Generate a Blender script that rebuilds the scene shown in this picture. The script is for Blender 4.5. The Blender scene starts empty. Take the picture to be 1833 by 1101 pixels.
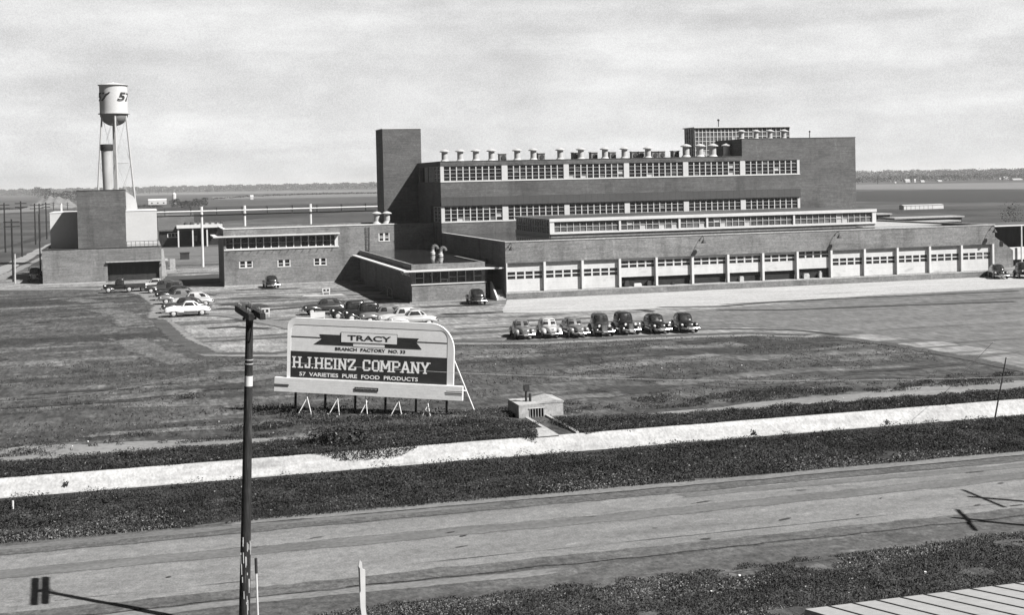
import bpy, bmesh, math, random
import numpy as np
from mathutils import Vector, Matrix
SC = bpy.context.scene
COL = SC.collection
R = math.radians
rnd = random.Random(7)

# ------------------------------------------------------------ camera, sky, sun
FPX, IW, IH = 2340.0, 1833.0, 1101.0
YAW, PITCH, ROLL, CZ = R(15.8), R(1.5), math.atan(.022), 13.0
SHY = 227 - FPX*math.tan(PITCH)
cd = bpy.data.cameras.new("camera"); cam = bpy.data.objects.new("camera", cd); COL.objects.link(cam)
cd.sensor_width = 36; cd.lens = FPX/IW*36; cd.shift_y = -SHY/IW
cd.clip_start = .5; cd.clip_end = 60000
MC = Matrix.Rotation(-YAW, 4, 'Z') @ Matrix.Rotation(math.pi/2-PITCH, 4, 'X') @ Matrix.Rotation(-ROLL, 4, 'Z')
cam.matrix_world = Matrix.Translation((0, 0, CZ)) @ MC
SC.camera = cam

SUN_AZ = math.atan2(.73, -.683)           # clockwise from +y
SUN_EL = R(46.4)
sd = bpy.data.lights.new("sun", 'SUN'); sun = bpy.data.objects.new("sun", sd); COL.objects.link(sun)
sd.energy = 5.0; sd.angle = R(.5); sd.color = (1, .985, .965)
sdir = Vector((.73*math.cos(SUN_EL), -.683*math.cos(SUN_EL), math.sin(SUN_EL)))
sun.rotation_euler = sdir.to_track_quat('Z', 'Y').to_euler()
SC.view_settings.view_transform = 'Standard'; SC.view_settings.look = 'None'
SC.view_settings.gamma = 1; SC.view_settings.exposure = 1.3

def make_world():
    w = bpy.data.worlds.new("World"); SC.world = w; w.use_nodes = True
    nt = w.node_tree; N = nt.nodes; L = nt.links; N.clear()
    def n(t, **k):
        o = N.new(t)
        for a, b in k.items(): setattr(o, a, b)
        return o
    out = n('ShaderNodeOutputWorld'); bg = n('ShaderNodeBackground'); bg.inputs[1].default_value = .10
    sky = n('ShaderNodeTexSky', sky_type='NISHITA', sun_disc=False)
    sky.sun_elevation = SUN_EL; sky.sun_rotation = SUN_AZ; sky.dust_density = 2.0
    bw = n('ShaderNodeRGBToBW'); L.new(sky.outputs[0], bw.inputs[0])
    tc = n('ShaderNodeTexCoord')
    def noise(sc, scale, det, rough=.55):
        m = n('ShaderNodeMapping'); m.inputs['Scale'].default_value = sc
        L.new(tc.outputs['Generated'], m.inputs['Vector'])
        t = n('ShaderNodeTexNoise'); t.inputs['Scale'].default_value = scale
        t.inputs['Detail'].default_value = det; t.inputs['Roughness'].default_value = rough
        L.new(m.outputs[0], t.inputs['Vector']); return t.outputs['Fac']
    def ramp(x, a, b, va, vb):
        r = n('ShaderNodeMapRange'); r.interpolation_type = 'SMOOTHSTEP'
        for i, v in zip((1, 2, 3, 4), (a, b, va, vb)): r.inputs[i].default_value = v
        L.new(x, r.inputs[0]); return r.outputs[0]
    def math_(op, a, b):
        m = n('ShaderNodeMath', operation=op)
        for i, v in enumerate((a, b)):
            if isinstance(v, (int, float)): m.inputs[i].default_value = v
            else: L.new(v, m.inputs[i])
        return m.outputs[0]
    sx = n('ShaderNodeSeparateXYZ'); L.new(tc.outputs['Generated'], sx.inputs[0])
    cover = ramp(noise((1, 1, 3.2), 3.2, 6, .55), .36, .60, 0, 1)       # broad cloud banks
    streak = ramp(noise((1, 1, 11), 3.0, 5, .5), .44, .66, 0, 1)       # thin level streaks
    mott = noise((1, 1, 2.2), 13, 7, .62)
    grain = noise((1, 1, 1), 1000, 2, .6)
    lowness = ramp(sx.outputs['Z'], .14, .26, 1, .035)                   # sky above the view dimmed to cut fill light on shaded walls
    c = math_('MULTIPLY', cover, .62)
    c = math_('ADD', c, math_('MULTIPLY', streak, .75))
    c = math_('ADD', c, ramp(mott, .3, .7, -.48, .42))
    c = math_('ADD', c, ramp(grain, .25, .75, -.45, .45))
    hor = ramp(sx.outputs['Z'], .0, .07, .55, 0)
    c = math_('ADD', c, hor)
    c = math_('ADD', math_('MULTIPLY', c, .62), 2.30)
    c = math_('MULTIPLY', c, lowness)
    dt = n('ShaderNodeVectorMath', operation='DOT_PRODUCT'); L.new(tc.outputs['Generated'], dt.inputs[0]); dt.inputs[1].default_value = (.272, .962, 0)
    c = math_('MULTIPLY', c, ramp(dt.outputs['Value'], .60, .88, .12, 1))      # unseen sky at the sides and behind dimmed to darken shaded west walls
    base = math_('MULTIPLY', bw.outputs[0], .12)
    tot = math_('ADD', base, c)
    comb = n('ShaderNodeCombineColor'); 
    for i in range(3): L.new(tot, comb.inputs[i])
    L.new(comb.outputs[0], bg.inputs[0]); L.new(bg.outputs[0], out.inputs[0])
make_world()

# ------------------------------------------------------------ pixel helpers: photograph pixel -> world point on a known plane
def _ray(u, v):
    return MC.to_3x3() @ Vector(((u-IW/2)/FPX, -(v+SHY-IH/2)/FPX, -1))
def gz(u, v, z=0.0):
    d = _ray(u, v); t = (z-CZ)/d.z; return Vector((d.x*t, d.y*t, z))
def gy(u, v, y):
    d = _ray(u, v); t = y/d.y; return Vector((d.x*t, y, CZ+d.z*t))

# ------------------------------------------------------------ materials (all neutral: the photograph is black and white)
MATS = {}
def mat(name, v, rough=.8, var=(), bump=None, spec=.3, metal=0, stains=None, coat=0, joints=None, fade=None):
    """v: grey albedo. var: list of (scale xyz, strength). stains: (scale xyz, lo, hi, factor). joints: (axis, period, width, factor)"""
    if name in MATS: return MATS[name]
    m = bpy.data.materials.new(name); m.use_nodes = True; MATS[name] = m
    nt = m.node_tree; N = nt.nodes; L = nt.links
    p = N['Principled BSDF']; p.inputs['Roughness'].default_value = rough
    p.inputs['Specular IOR Level'].default_value = spec; p.inputs['Metallic'].default_value = metal
    p.inputs['Coat Weight'].default_value = coat; p.inputs['Coat Roughness'].default_value = .08
    p.inputs['Base Color'].default_value = (v, v, v, 1)
    geo = N.new('ShaderNodeNewGeometry')
    def noise(sc, det=4, rg=.6):
        mp = N.new('ShaderNodeMapping'); mp.inputs['Scale'].default_value = sc
        L.new(geo.outputs['Position'], mp.inputs['Vector'])
        t = N.new('ShaderNodeTexNoise'); t.inputs['Scale'].default_value = 1; t.inputs['Detail'].default_value = det
        t.inputs['Roughness'].default_value = rg
        L.new(mp.outputs[0], t.inputs['Vector']); return t.outputs['Fac']
    def M(op, a, b):
        q = N.new('ShaderNodeMath'); q.operation = op
        for i, x in enumerate((a, b)):
            if isinstance(x, (int, float)): q.inputs[i].default_value = x
            else: L.new(x, q.inputs[i])
        return q.outputs[0]
    cur = None
    for sc, st in var:
        f = M('ADD', M('MULTIPLY', M('SUBTRACT', noise(sc), .5), 3.6*st), 1.0)
        cur = f if cur is None else M('MULTIPLY', cur, f)
    if stains:
        for (sc, lo, hi, fac) in stains:
            r = N.new('ShaderNodeMapRange'); r.interpolation_type = 'SMOOTHSTEP'
            r.inputs[1].default_value = lo; r.inputs[2].default_value = hi; r.inputs[3].default_value = 1; r.inputs[4].default_value = fac
            L.new(noise(sc, 6, .55), r.inputs[0])
            cur = r.outputs[0] if cur is None else M('MULTIPLY', cur, r.outputs[0])
    if joints:
        for ax, per, wd, fac in joints:
            s = N.new('ShaderNodeSeparateXYZ'); L.new(geo.outputs['Position'], s.inputs[0])
            fr = M('FRACT', M('DIVIDE', s.outputs[ax], per), 0)
            lt = M('LESS_THAN', fr, wd/per)
            f = M('SUBTRACT', 1.0, M('MULTIPLY', lt, 1-fac))
            cur = f if cur is None else M('MULTIPLY', cur, f)
    if cur is not None:
        val = M('MAXIMUM', M('MULTIPLY', cur, v), .004)
        c = N.new('ShaderNodeCombineColor')
        for i in range(3): L.new(val, c.inputs[i])
        L.new(c.outputs[0], p.inputs['Base Color'])
    if fade:
        at = N.new('ShaderNodeAttribute'); at.attribute_name = 'fade'
        r = N.new('ShaderNodeMapRange'); r.interpolation_type = 'SMOOTHSTEP'; r.inputs[1].default_value = .28; r.inputs[2].default_value = .72
        L.new(M('ADD', at.outputs['Fac'], M('MULTIPLY', M('SUBTRACT', noise(fade, 6, .65), .5), 1.9)), r.inputs[0]); L.new(r.outputs[0], p.inputs['Alpha'])
    if bump:
        sc, st, dist = bump
        b = N.new('ShaderNodeBump'); b.inputs['Strength'].default_value = st; b.inputs['Distance'].default_value = dist
        L.new(noise(sc, 5, .65), b.inputs['Height']); L.new(b.outputs[0], p.inputs['Normal'])
    return m
G = ((3.1, 3.1, 3.1), .22)
BRICKV = [((.25, .25, .5), .22), ((.5, .5, 6), .3), ((3, 3, 4), .3), ((8, 8, 9), .3)]
BST = [((.5, .5, .09), .52, .68, .72), ((.12, .12, .3), .50, .66, .82), ((1.6, 1.6, .25), .60, .72, 1.22)]
M_brick = mat('brick', .076, .9, BRICKV, stains=BST)
M_brick_lt = mat('brick_pale', .135, .9, BRICKV, stains=BST)
M_brick_dk = mat('brick_dark', .06, .9, BRICKV)
M_cap = mat('coping_stone', .45, .8, [G])
M_white = mat('white_paint', .42, .6, [((2, 2, 2), .08), ((.4, .4, 1.5), .08)])
M_whitew = mat('white_painted_wall', .37, .8, [((.5, .5, .5), .06), ((3, 3, 3), .07)])
M_door = mat('door_paint', .38, .6, [((.35, .35, .3), .12), ((1.5, 1.5, .6), .1), ((6, 6, 6), .06)], stains=[((.6, .6, 1.3), .58, .72, .78)], joints=[(2, .55, .03, .86)])
M_frame = mat('window_frame_paint', .36, .6, [((2, 2, 2), .1)])
M_glass = mat('window_glass', .012, .12, [((.9, .9, 1.4), .7)], spec=.5)
M_glass_mid = mat('dusty_glass', .07, .25, [((.5, .5, 1.2), .8), ((2.5, 2.5, 4), .5)], spec=.5)
M_blind = mat('pale_blind', .3, .7, [((3, 3, 3), .2)])
M_louv = mat('louvre_metal', .034, .6, [((.3, .3, .3), .2), ((2, 2, 6), .15)], joints=[(0, .88, .05, .45)])
M_roof = mat('tar_roof', .06, .75, [((.15, .3, 1), .35), ((2, 2, 2), .25)], stains=[((.08, .3, 1), .5, .62, .45)])
M_wet = mat('wet_roof', .022, .07, [((.15,.3,1),.5), ((2,2,2),.3)], spec=.5, bump=((.8,.8,.8), .06, .02))
M_roof_lt = mat('gravel_roof', .13, .9, [((.12, .3, 1), .25), ((2.5, 2.5, 2), .2)])
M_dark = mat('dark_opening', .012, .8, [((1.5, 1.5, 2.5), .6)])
M_metal = mat('galvanised_metal', .3, .5, [((2, 2, 2), .15)])
M_vent = mat('vent_paint', .30, .6, [((2, 2, 2), .1)])
M_dkmetal = mat('dark_metal', .025, .6, [((2, 2, 2), .2)])
M_conc = mat('concrete', .25, .9, [((.15, .4, 1), .15), ((2.2, 2.2, 2), .25), ((6, 6, 6), .25)], stains=[((.05, .5, 1), .55, .7, .8)])
M_concw = mat('canal_concrete', .24, .85, [((.25, 1.2, 2), .26), ((3, 2, 3), .25), ((10, 6, 8), .3)], stains=[((.3, 1.0, 1), .60, .74, .72)])
M_wood = mat('creosoted_wood', .014, .85, [((22, 22, 1.6), .9), ((5, 5, 3), .5)], stains=[((9, 9, .9), .62, .68, 2.6)])
M_pale_wood = mat('pale_wood', .3, .8, [((5, 5, 3), .3)])
M_field = mat('field_grass', .040, .95, [((.05, .12, 1), .4), ((.4, .3, 1), .5), ((1.5, .5, 1), .75), ((4.5, 1.1, 1), .8)],
              stains=[((.03, .13, 1), .50, .62, .55), ((.07, .30, 1), .52, .66, 2.1), ((.5, 1.3, 1), .62, .72, 1.8)], bump=((3, 3, 3), .9, .12))
M_dirt = mat('bare_earth', .13, .95, [((.1, .5, 1), .22), ((1.4, 2.6, 1), .3), ((5, 6, 1), .2)], bump=((3, 3, 3), .5, .05))
M_path = mat('trodden_path', .13, .95, [((.2, .8, 1), .3), ((3, 4, 1), .35)], bump=((3, 3, 3), .5, .05))
M_lot = mat('gravel_lot', .15, .95, [((.06, .2, 1), .25), ((.5, .3, 1), .35), ((1.6, .4, 1), .45), ((5, .9, 1), .5)],
            stains=[((.035, .30, 1), .50, .60, .38), ((.12, .6, 1), .54, .66, .5)])
M_lot2 = mat('asphalt_lot', .09, .9, [((.03, .2, 1), .25), ((.5, .4, 1), .25), ((1.8, .5, 1), .4), ((5, 1, 1), .45)],
             stains=[((.02, .25, 1), .55, .66, .55)])
M_road = mat('road_surface', .125, .9, [((.08, .35, 1), .14), ((.6, 1.0, 1), .2), ((3.5, 3, 1), .3), ((14, 9, 1), .4)],
             stains=[((.03, .35, 1), .48, .68, .82), ((.15, .8, 1), .58, .72, .78), ((.8, 1.6, 1), .62, .74, 1.3)])
M_shoulder = mat('road_shoulder', .052, .95, [((.06, .8, 1), .4), ((.8, 1.2, 1), .5), ((4, 3, 1), .6), ((12, 8, 1), .5)],
                 stains=[((.05, .9, 1), .55, .66, 1.7)], bump=((4, 4, 4), .5, .04))
M_weed = mat('weed_leaves', .022, .8, [((.3, .6, .5), 1.1), ((1.3, 2.2, 1), .8), ((6, 6, 6), .4)], spec=.25)
M_weed_lt = mat('pale_glint_leaves', .12, .7, [((4, 4, 4), .5)], spec=.35)  # pale leaves, with leaf glints painted in as the lighter colour
M_tree = mat('tree_leaves', .05, .9, [((.3, .3, .3), .4)])
M_far_field = mat('far_field', .038, .95, [((.003, .010, 1), .8), ((.02, .03, 1), .6), ((.15, .05, 1), .5)])
M_dark_crop = mat('dark_crop', .018, .95, [((.03, .1, 1), .3), ((.3, .8, 1), .4)])
M_light_field = mat('stubble_field', .10, .95, [((.01, .03, 1), .2), ((.1, .3, 1), .3)])
M_rail = mat('ballast', .16, .9, [((.3, .3, 1), .3), ((3, 3, 1), .3)])
M_tyre = mat('tyre_rubber', .015, .8)
M_rim = mat('wheel_rim', .35, .4)
M_chrome = mat('chrome', .55, .25, metal=1.0)
M_lamp = mat('headlamp_glass', .5, .2)
M_signw = mat('sign_white', .6, .6, [((1.5, 1.5, 3), .08), ((7, 7, 7), .07)])
M_signf = mat('sign_frame_white', .62, .5, [((2, 2, 2), .06)])
M_signd = mat('sign_black', .022, .55, [((1, 1, 2), .35)])
M_letw = mat('letter_white', .7, .6)
M_metroof = mat('ribbed_roof', .25, .6, [((.8, .8, .8), .1), ((5, 5, 5), .12)])

# ------------------------------------------------------------ mesh builder
class MB:
    def __init__(s): s.v = []; s.f = []; s.mi = []
    def add(s, vs, fs, mi=0):
        b = len(s.v); s.v += [tuple(p) for p in vs]; s.f += [tuple(i+b for i in f) for f in fs]; s.mi += [mi]*len(fs); return s
    def box(s, x0, x1, y0, y1, z0, z1, mi=0):
        return s.add([(x0,y0,z0),(x1,y0,z0),(x1,y1,z0),(x0,y1,z0),(x0,y0,z1),(x1,y0,z1),(x1,y1,z1),(x0,y1,z1)],
                     [(0,3,2,1),(4,5,6,7),(0,1,5,4),(1,2,6,5),(2,3,7,6),(3,0,4,7)], mi)
    def tube(s, p0, p1, r0, r1=None, n=8, mi=0, caps=True):
        r1 = r0 if r1 is None else r1
        p0 = Vector(p0); p1 = Vector(p1); d = (p1-p0).normalized()
        a = d.cross(Vector((0,0,1)) if abs(d.z) < .95 else Vector((1,0,0))).normalized(); b = d.cross(a)
        vs = []
        for p, r in ((p0, r0), (p1, r1)):
            for i in range(n):
                t = 2*math.pi*i/n; vs.append(p + a*math.cos(t)*r + b*math.sin(t)*r)
        fs = [(i, (i+1)%n, n+(i+1)%n, n+i) for i in range(n)]
        if caps: fs += [tuple(range(n))[::-1], tuple(range(n, 2*n))]
        return s.add(vs, fs, mi)
    def path(s, pts, r, n=6, mi=0):
        for a, b in zip(pts[:-1], pts[1:]): s.tube(a, b, r, r, n, mi)
        return s
    def lathe(s, c, prof, n=16, mi=0):
        vs = []; fs = []
        for r, z in prof:
            for i in range(n):
                t = 2*math.pi*i/n; vs.append((c[0]+r*math.cos(t), c[1]+r*math.sin(t), c[2]+z))
        for k in range(len(prof)-1):
            for i in range(n): fs.append((k*n+i, k*n+(i+1)%n, (k+1)*n+(i+1)%n, (k+1)*n+i))
        fs += [tuple(range(n))[::-1], tuple(range((len(prof)-1)*n, len(prof)*n))]
        return s.add(vs, fs, mi)
    def prism(s, poly, axis, a0, a1, mi=0):
        """extrude 2D polygon (given in the two other axes, in xyz order) along axis from a0 to a1"""
        def P(p, t):
            return {'x': (t, p[0], p[1]), 'y': (p[0], t, p[1]), 'z': (p[0], p[1], t)}[axis]
        n = len(poly); vs = [P(p, a0) for p in poly]+[P(p, a1) for p in poly]
        fs = [tuple(range(n)), tuple(range(n, 2*n))[::-1]]+[(i, n+i, n+(i+1)%n, (i+1)%n) for i in range(n)]
        return s.add(vs, fs, mi)
    def build(s, name, m, parent=None, smooth=False, origin=None):
        me = bpy.data.meshes.new(name)
        o = Vector(origin) if origin is not None else (parent.get('_o') if parent is not None else None)
        off = Vector((0,0,0)) if o is None else Vector(o)
        me.from_pydata([(p[0]-off[0], p[1]-off[1], p[2]-off[2]) for p in s.v], [], s.f)
        for q in (m if isinstance(m, (list, tuple)) else [m]): me.materials.append(q)
        if any(s.mi): me.polygons.foreach_set('material_index', s.mi)
        bm = bmesh.new(); bm.from_mesh(me); bmesh.ops.recalc_face_normals(bm, faces=bm.faces); bm.to_mesh(me); bm.free()
        if smooth:
            me.polygons.foreach_set('use_smooth', [True]*len(me.polygons))
            try: me.set_sharp_from_angle(angle=R(38))
            except Exception: pass
        ob = bpy.data.objects.new(name, me); COL.objects.link(ob)
        if parent is not None: ob.parent = parent
        elif origin is not None: ob.location = off
        return ob
ORG = {}
def tag(o, label=None, cat=None, group=None, kind=None):
    if label: o['label'] = label
    if cat: o['category'] = cat
    if group: o['group'] = group
    if kind: o['kind'] = kind
    return o
def thing(name, label, cat, loc=(0,0,0), rz=0, group=None, local=False):
    o = bpy.data.objects.new(name, None); COL.objects.link(o); o.location = loc; o.rotation_euler = (0, 0, rz)
    o.empty_display_size = .3
    if not local: ORG[o.name] = Vector(loc)
    return tag(o, label, cat, group)
def part(mb, name, m, parent, smooth=False):
    """world-coordinate geometry under a world-placed root (or under a part of it)"""
    r = parent
    while r.parent is not None: r = r.parent
    off = ORG.get(r.name, Vector((0,0,0)))
    s = MB(); s.v = [(p[0]-off.x, p[1]-off.y, p[2]-off.z) for p in mb.v]; s.f = mb.f; s.mi = mb.mi
    me_o = MB.build(s, name, m, None, smooth); me_o.parent = parent
    return me_o
def lpart(mb, name, m, parent, smooth=False):
    o = mb.build(name, m, None, smooth); o.parent = parent; return o
def solo(mb, name, m, label, cat, group=None, smooth=False, origin=(0,0,0)):
    return tag(mb.build(name, m, None, smooth, origin=origin), label, cat, group)
def struct(mb, name, m, kind='structure'):
    o = mb.build(name, m); o['kind'] = kind; return o
def copy_tree(o, parent=None):
    c = o.copy(); COL.objects.link(c); c.parent = parent
    for ch in o.children: copy_tree(ch, c)
    return c
def text_mesh(body, size_x, h, weight=0.0, extr=.004):
    """flat lettering, fitted to width size_x and height h, in local x/z plane facing -y, lower-left at 0"""
    cu = bpy.data.curves.new('t', 'FONT'); cu.body = body; cu.size = 1; cu.offset = weight; cu.extrude = extr; cu.resolution_u = 3
    ob = bpy.data.objects.new('t', cu); COL.objects.link(ob)
    dg = bpy.context.evaluated_depsgraph_get(); me = bpy.data.meshes.new_from_object(ob.evaluated_get(dg))
    vs = [v.co.copy() for v in me.vertices]; fs = [tuple(p.vertices) for p in me.polygons]
    bpy.data.objects.remove(ob); bpy.data.curves.remove(cu); bpy.data.meshes.remove(me)
    x0 = min(v.x for v in vs); x1 = max(v.x for v in vs); y0 = min(v.y for v in vs); y1 = max(v.y for v in vs)
    s = MB(); s.add([((v.x-x0)/(x1-x0)*size_x, -v.z, (v.y-y0)/(y1-y0)*h) for v in vs], fs); return s
def words(mb, gap):
    """split lettering into its words wherever a gap wider than gap opens"""
    fs = sorted(mb.f, key=lambda f: min(mb.v[i][0] for i in f)); out = []; hi = -1e9
    for f in fs:
        a = min(mb.v[i][0] for i in f); b = max(mb.v[i][0] for i in f)
        if a > hi+gap: out.append([])
        out[-1].append(f); hi = max(hi, b)
    res = []
    for fl in out:
        ix = sorted({i for f in fl for i in f}); mp = {j: k for k, j in enumerate(ix)}
        s = MB(); s.v = [mb.v[i] for i in ix]; s.f = [tuple(mp[i] for i in f) for f in fl]; s.mi = [0]*len(fl); res.append(s)
    return res
def moved(mb, dx, dy, dz):
    s = MB(); s.v = [(p[0]+dx, p[1]+dy, p[2]+dz) for p in mb.v]; s.f = mb.f; s.mi = mb.mi; return s

def grid_window(root, x0, x1, y, z0, z1, nx, nz, vb=.10, hb=.05, frame=None, glass=None, blanks=0, seed=0, edge=.08, d=.07):
    """steel window facing -y: bars are the window, glass its sub-part"""
    rr = random.Random(seed); m = MB()
    m.box(x0, x1, y-d, y+.02, z0, z0+edge); m.box(x0, x1, y-d, y+.02, z1-edge, z1)
    m.box(x0, x0+edge, y-d, y+.02, z0+edge, z1-edge); m.box(x1-edge, x1, y-d, y+.02, z0+edge, z1-edge)
    for i in range(1, nx):
        x = x0+(x1-x0)*i/nx; m.box(x-vb/2, x+vb/2, y-d-.003, y+.017, z0+edge, z1-edge)
    for j in range(1, nz):
        z = z0+(z1-z0)*j/nz
        m.box(x0+edge, x1-edge, y-d+.012, y+.012, z-hb/2, z+hb/2)
    w = part(m, 'window', frame or M_frame, root)
    g = MB()
    for i in range(nx):
        for j in range(nz):
            xa = x0+(x1-x0)*i/nx; xb = x0+(x1-x0)*(i+1)/nx; za = z0+(z1-z0)*j/nz; zb = z0+(z1-z0)*(j+1)/nz
            t = rr.uniform(-.012, .012); t2 = rr.uniform(-.012, .012)
            k = 0
            if rr.random() < blanks*(2.2 if j == 0 else .35): k = 1 if rr.random() < .3 else 2
            g.add([(xa, y+.03+t, za), (xb, y+.03+t2, za), (xb, y+.03-t, zb), (xa, y+.03-t2, zb)], [(0,1,2,3)], k)
    part(g, 'pane', [glass or M_glass, M_blind, M_glass_mid], w)
    return w
# ------------------------------------------------------------ ground
YC0, YC1 = 59.1, 63.1          # near and far lip of the concrete lined canal
def sheet(name, poly, z, m, jag=0, step=1.5, seed=1, label=None):
    """flat sheet; jag roughens its outline as a worn edge is rough"""
    rr = random.Random(seed); pts = []
    n = len(poly)
    for i in range(n):
        a = Vector(poly[i]); b = Vector(poly[(i+1) % n]); L = (b-a).length
        if jag and L < 400:
            k = max(1, int(L/step)); nn = Vector((-(b-a).y, (b-a).x))/max(L, .01)
            w = 0
            for j in range(k):
                w = .75*w + rr.uniform(-jag, jag)*.7
                p = a+(b-a)*j/k + nn*(w if j else 0) + nn*rr.uniform(-jag, jag)*.3*(1 if j else 0)
                pts.append((p.x, p.y, z))
        else: pts.append((a.x, a.y, z))
    me = bpy.data.meshes.new(name)
    bm = bmesh.new(); vs = [bm.verts.new(p) for p in pts]; f = bm.faces.new(vs)
    if f.normal.z < 0: f.normal_flip()
    bmesh.ops.triangulate(bm, faces=bm.faces); bm.normal_update()
    for f in bm.faces:
        if f.normal.z < 0: f.normal_flip()
    bm.to_mesh(me); bm.free(); me.materials.append(m)
    o = bpy.data.objects.new(name, me); COL.objects.link(o); o['kind'] = 'structure'
    return o
BIG = 30000
g = MB()
g.add([(-BIG,-400,0),(BIG,-400,0),(BIG,YC0,0),(-BIG,YC0,0)], [(0,1,2,3)])
g.add([(-BIG,YC1,0),(BIG,YC1,0),(BIG,226,0),(-BIG,226,0)], [(0,1,2,3)])
struct(g, 'ground', M_field)
g = MB(); g.add([(-BIG,226,0),(BIG,226,0),(BIG,BIG,0),(-BIG,BIG,0)], [(0,1,2,3)]); struct(g, 'far_fields', M_far_field)
# canal: concrete trench
g = MB(); xs = [-400, -60, 0, 19.0, 21.1, 60, 120, 600]
prof = [(YC0-.25, .03), (YC0, .03), (YC0+1.0, -1.25), (YC0+1.9, -1.35), (YC1-.1, .02), (YC1+.03, .02)]
for xa, xb in zip(xs[:-1], xs[1:]):
    for (ya, za), (yb, zb) in zip(prof[:-1], prof[1:]): g.add([(xa,ya,za),(xb,ya,za),(xb,yb,zb),(xa,yb,zb)], [(0,1,2,3)])
struct(g, 'canal', M_concw)
# road and shoulders
def strip_sheet(name, lo, hi, z, m, x0=-300, x1=400, jag=.3, seed=1):
    rr = random.Random(seed); xs = [x for x in [x0]+[-60, -20]+[-12+i*1.3 for i in range(70)]+[95, 140]+[x1] if x0 <= x <= x1]; g = MB(); w1 = w2 = 0
    for x in xs:
        w1 = .8*w1+rr.uniform(-jag, jag)*.7; w2 = .8*w2+rr.uniform(-jag, jag)*.7
        g.v += [(x, lo+w1, z), (x, hi+w2, z)]
    g.f = [(2*i, 2*i+2, 2*i+3, 2*i+1) for i in range(len(xs)-1)]; g.mi = [0]*len(g.f)
    return struct(g, name, m)
strip_sheet('road_shoulder', 38.7, 51.5, .012, M_shoulder, jag=.3, seed=3)
strip_sheet('road', 42.3, 49.9, .03, M_road, jag=.22, seed=4)
def soft_ribbon(name, pts, w, z, m, fade_in=.0):
    """irregular strip with ragged, fading edges (fade: 0 at the edge, 1 in the middle)"""
    Q = []
    P = [Vector(p) for p in pts]
    for i in range(len(P)-1):
        n = max(1, int((P[i+1]-P[i]).length/1.5)); n = min(n, 80)
        Q += [P[i]+(P[i+1]-P[i])*k/n for k in range(n)]
    Q.append(P[-1]); g = MB(); fd = []
    for i, q in enumerate(Q):
        d = (Q[min(i+1, len(Q)-1)]-Q[max(i-1, 0)]).normalized(); nn = Vector((-d.y, d.x)); end = 0 if i in (0, len(Q)-1) else 1
        for t, f in ((-1, 0), (-.45, .9), (.45, .9), (1, 0)):
            g.v.append((q.x+nn.x*w*t, q.y+nn.y*w*t, z)); fd.append(f*end)
    g.f = [(4*i+j, 4*i+4+j, 4*i+5+j, 4*i+1+j) for i in range(len(Q)-1) for j in range(3)]; g.mi = [0]*len(g.f)
    me = bpy.data.meshes.new(name); me.from_pydata(g.v, [], g.f); me.materials.append(m)
    at = me.attributes.new('fade', 'FLOAT', 'POINT'); at.data.foreach_set('value', fd)
    o = bpy.data.objects.new(name, me); COL.objects.link(o); o['kind'] = 'structure'; return o
FD = (.35, 1.1, 1); GV = [((.3, .9, 1), .3), ((5, 6, 1), .4)]
M_tar = mat('worn_tar', .085, .85, GV, fade=(.5, 1.3, 1))
M_pale = mat('pale_dust', .11, .9, GV, fade=(.5, 1.3, 1))
M_grs = mat('ragged_grass', .045, .95, [((.4, .8, 1), .5), ((4, 5, 1), .6)], fade=FD)
M_grv = mat('scattered_gravel', .13, .95, [((.4, .8, 1), .4), ((4, 5, 1), .5)], fade=FD)
M_wpatch = mat('worn_grass', .07, .95, [((.3, .3, 1), .4), ((1.5, .5, 1), .7), ((5, 1.2, 1), .7)], fade=(.35, .5, 1))
soft_ribbon('tar_streak', [(-20,46.9),(0,47.1),(16,46.8),(40,47.2),(60,47.0)], .75, .038, M_tar)
soft_ribbon('tar_streak', [(-20,50.2),(0,50.4),(8,50.2),(14,50.0)], .7, .040, M_tar)
soft_ribbon('tar_streak', [(20,49.1),(40,48.7),(60,48.9)], .5, .036, M_tar)
soft_ribbon('dust_streak', [(2,51.2),(12,51.1),(22,50.9),(60,50.9)], .5, .044, M_pale)
soft_ribbon('road_edge', [(-30,42.2),(60,42.0)], .7, .046, mat('shoulder_spill', .06, .95, [((.4, 1.2, 1), .5), ((4, 3, 1), .6), ((12, 8, 1), .5)], fade=(.6, 1.6, 1)))
soft_ribbon('road_edge', [(-30,49.9),(60,49.8)], .5, .047, mat('shoulder_spill', .05))
soft_ribbon('dust_streak', [(-4,41.2),(4,41.4),(14,41.0)], .45, .02, M_pale)
_r = random.Random(5)
for k in range(22):
    x = _r.uniform(-2, 34); y = _r.uniform(42.8, 49.3); a = _r.uniform(-.5, .5); L_ = _r.uniform(.3, 1.6)
    soft_ribbon('road_crack', [(x, y), (x+L_*.5, y+a*L_*.3), (x+L_, y+a*L_*.5)], _r.uniform(.03, .09), .055+.0005*k, mat('crack_tar', .03, .8, fade=(2, 2, 1)))
strip_sheet('road_crack', 43.42, 43.46, .050, M_dark, x0=-3, x1=60, jag=.03, seed=10)
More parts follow.
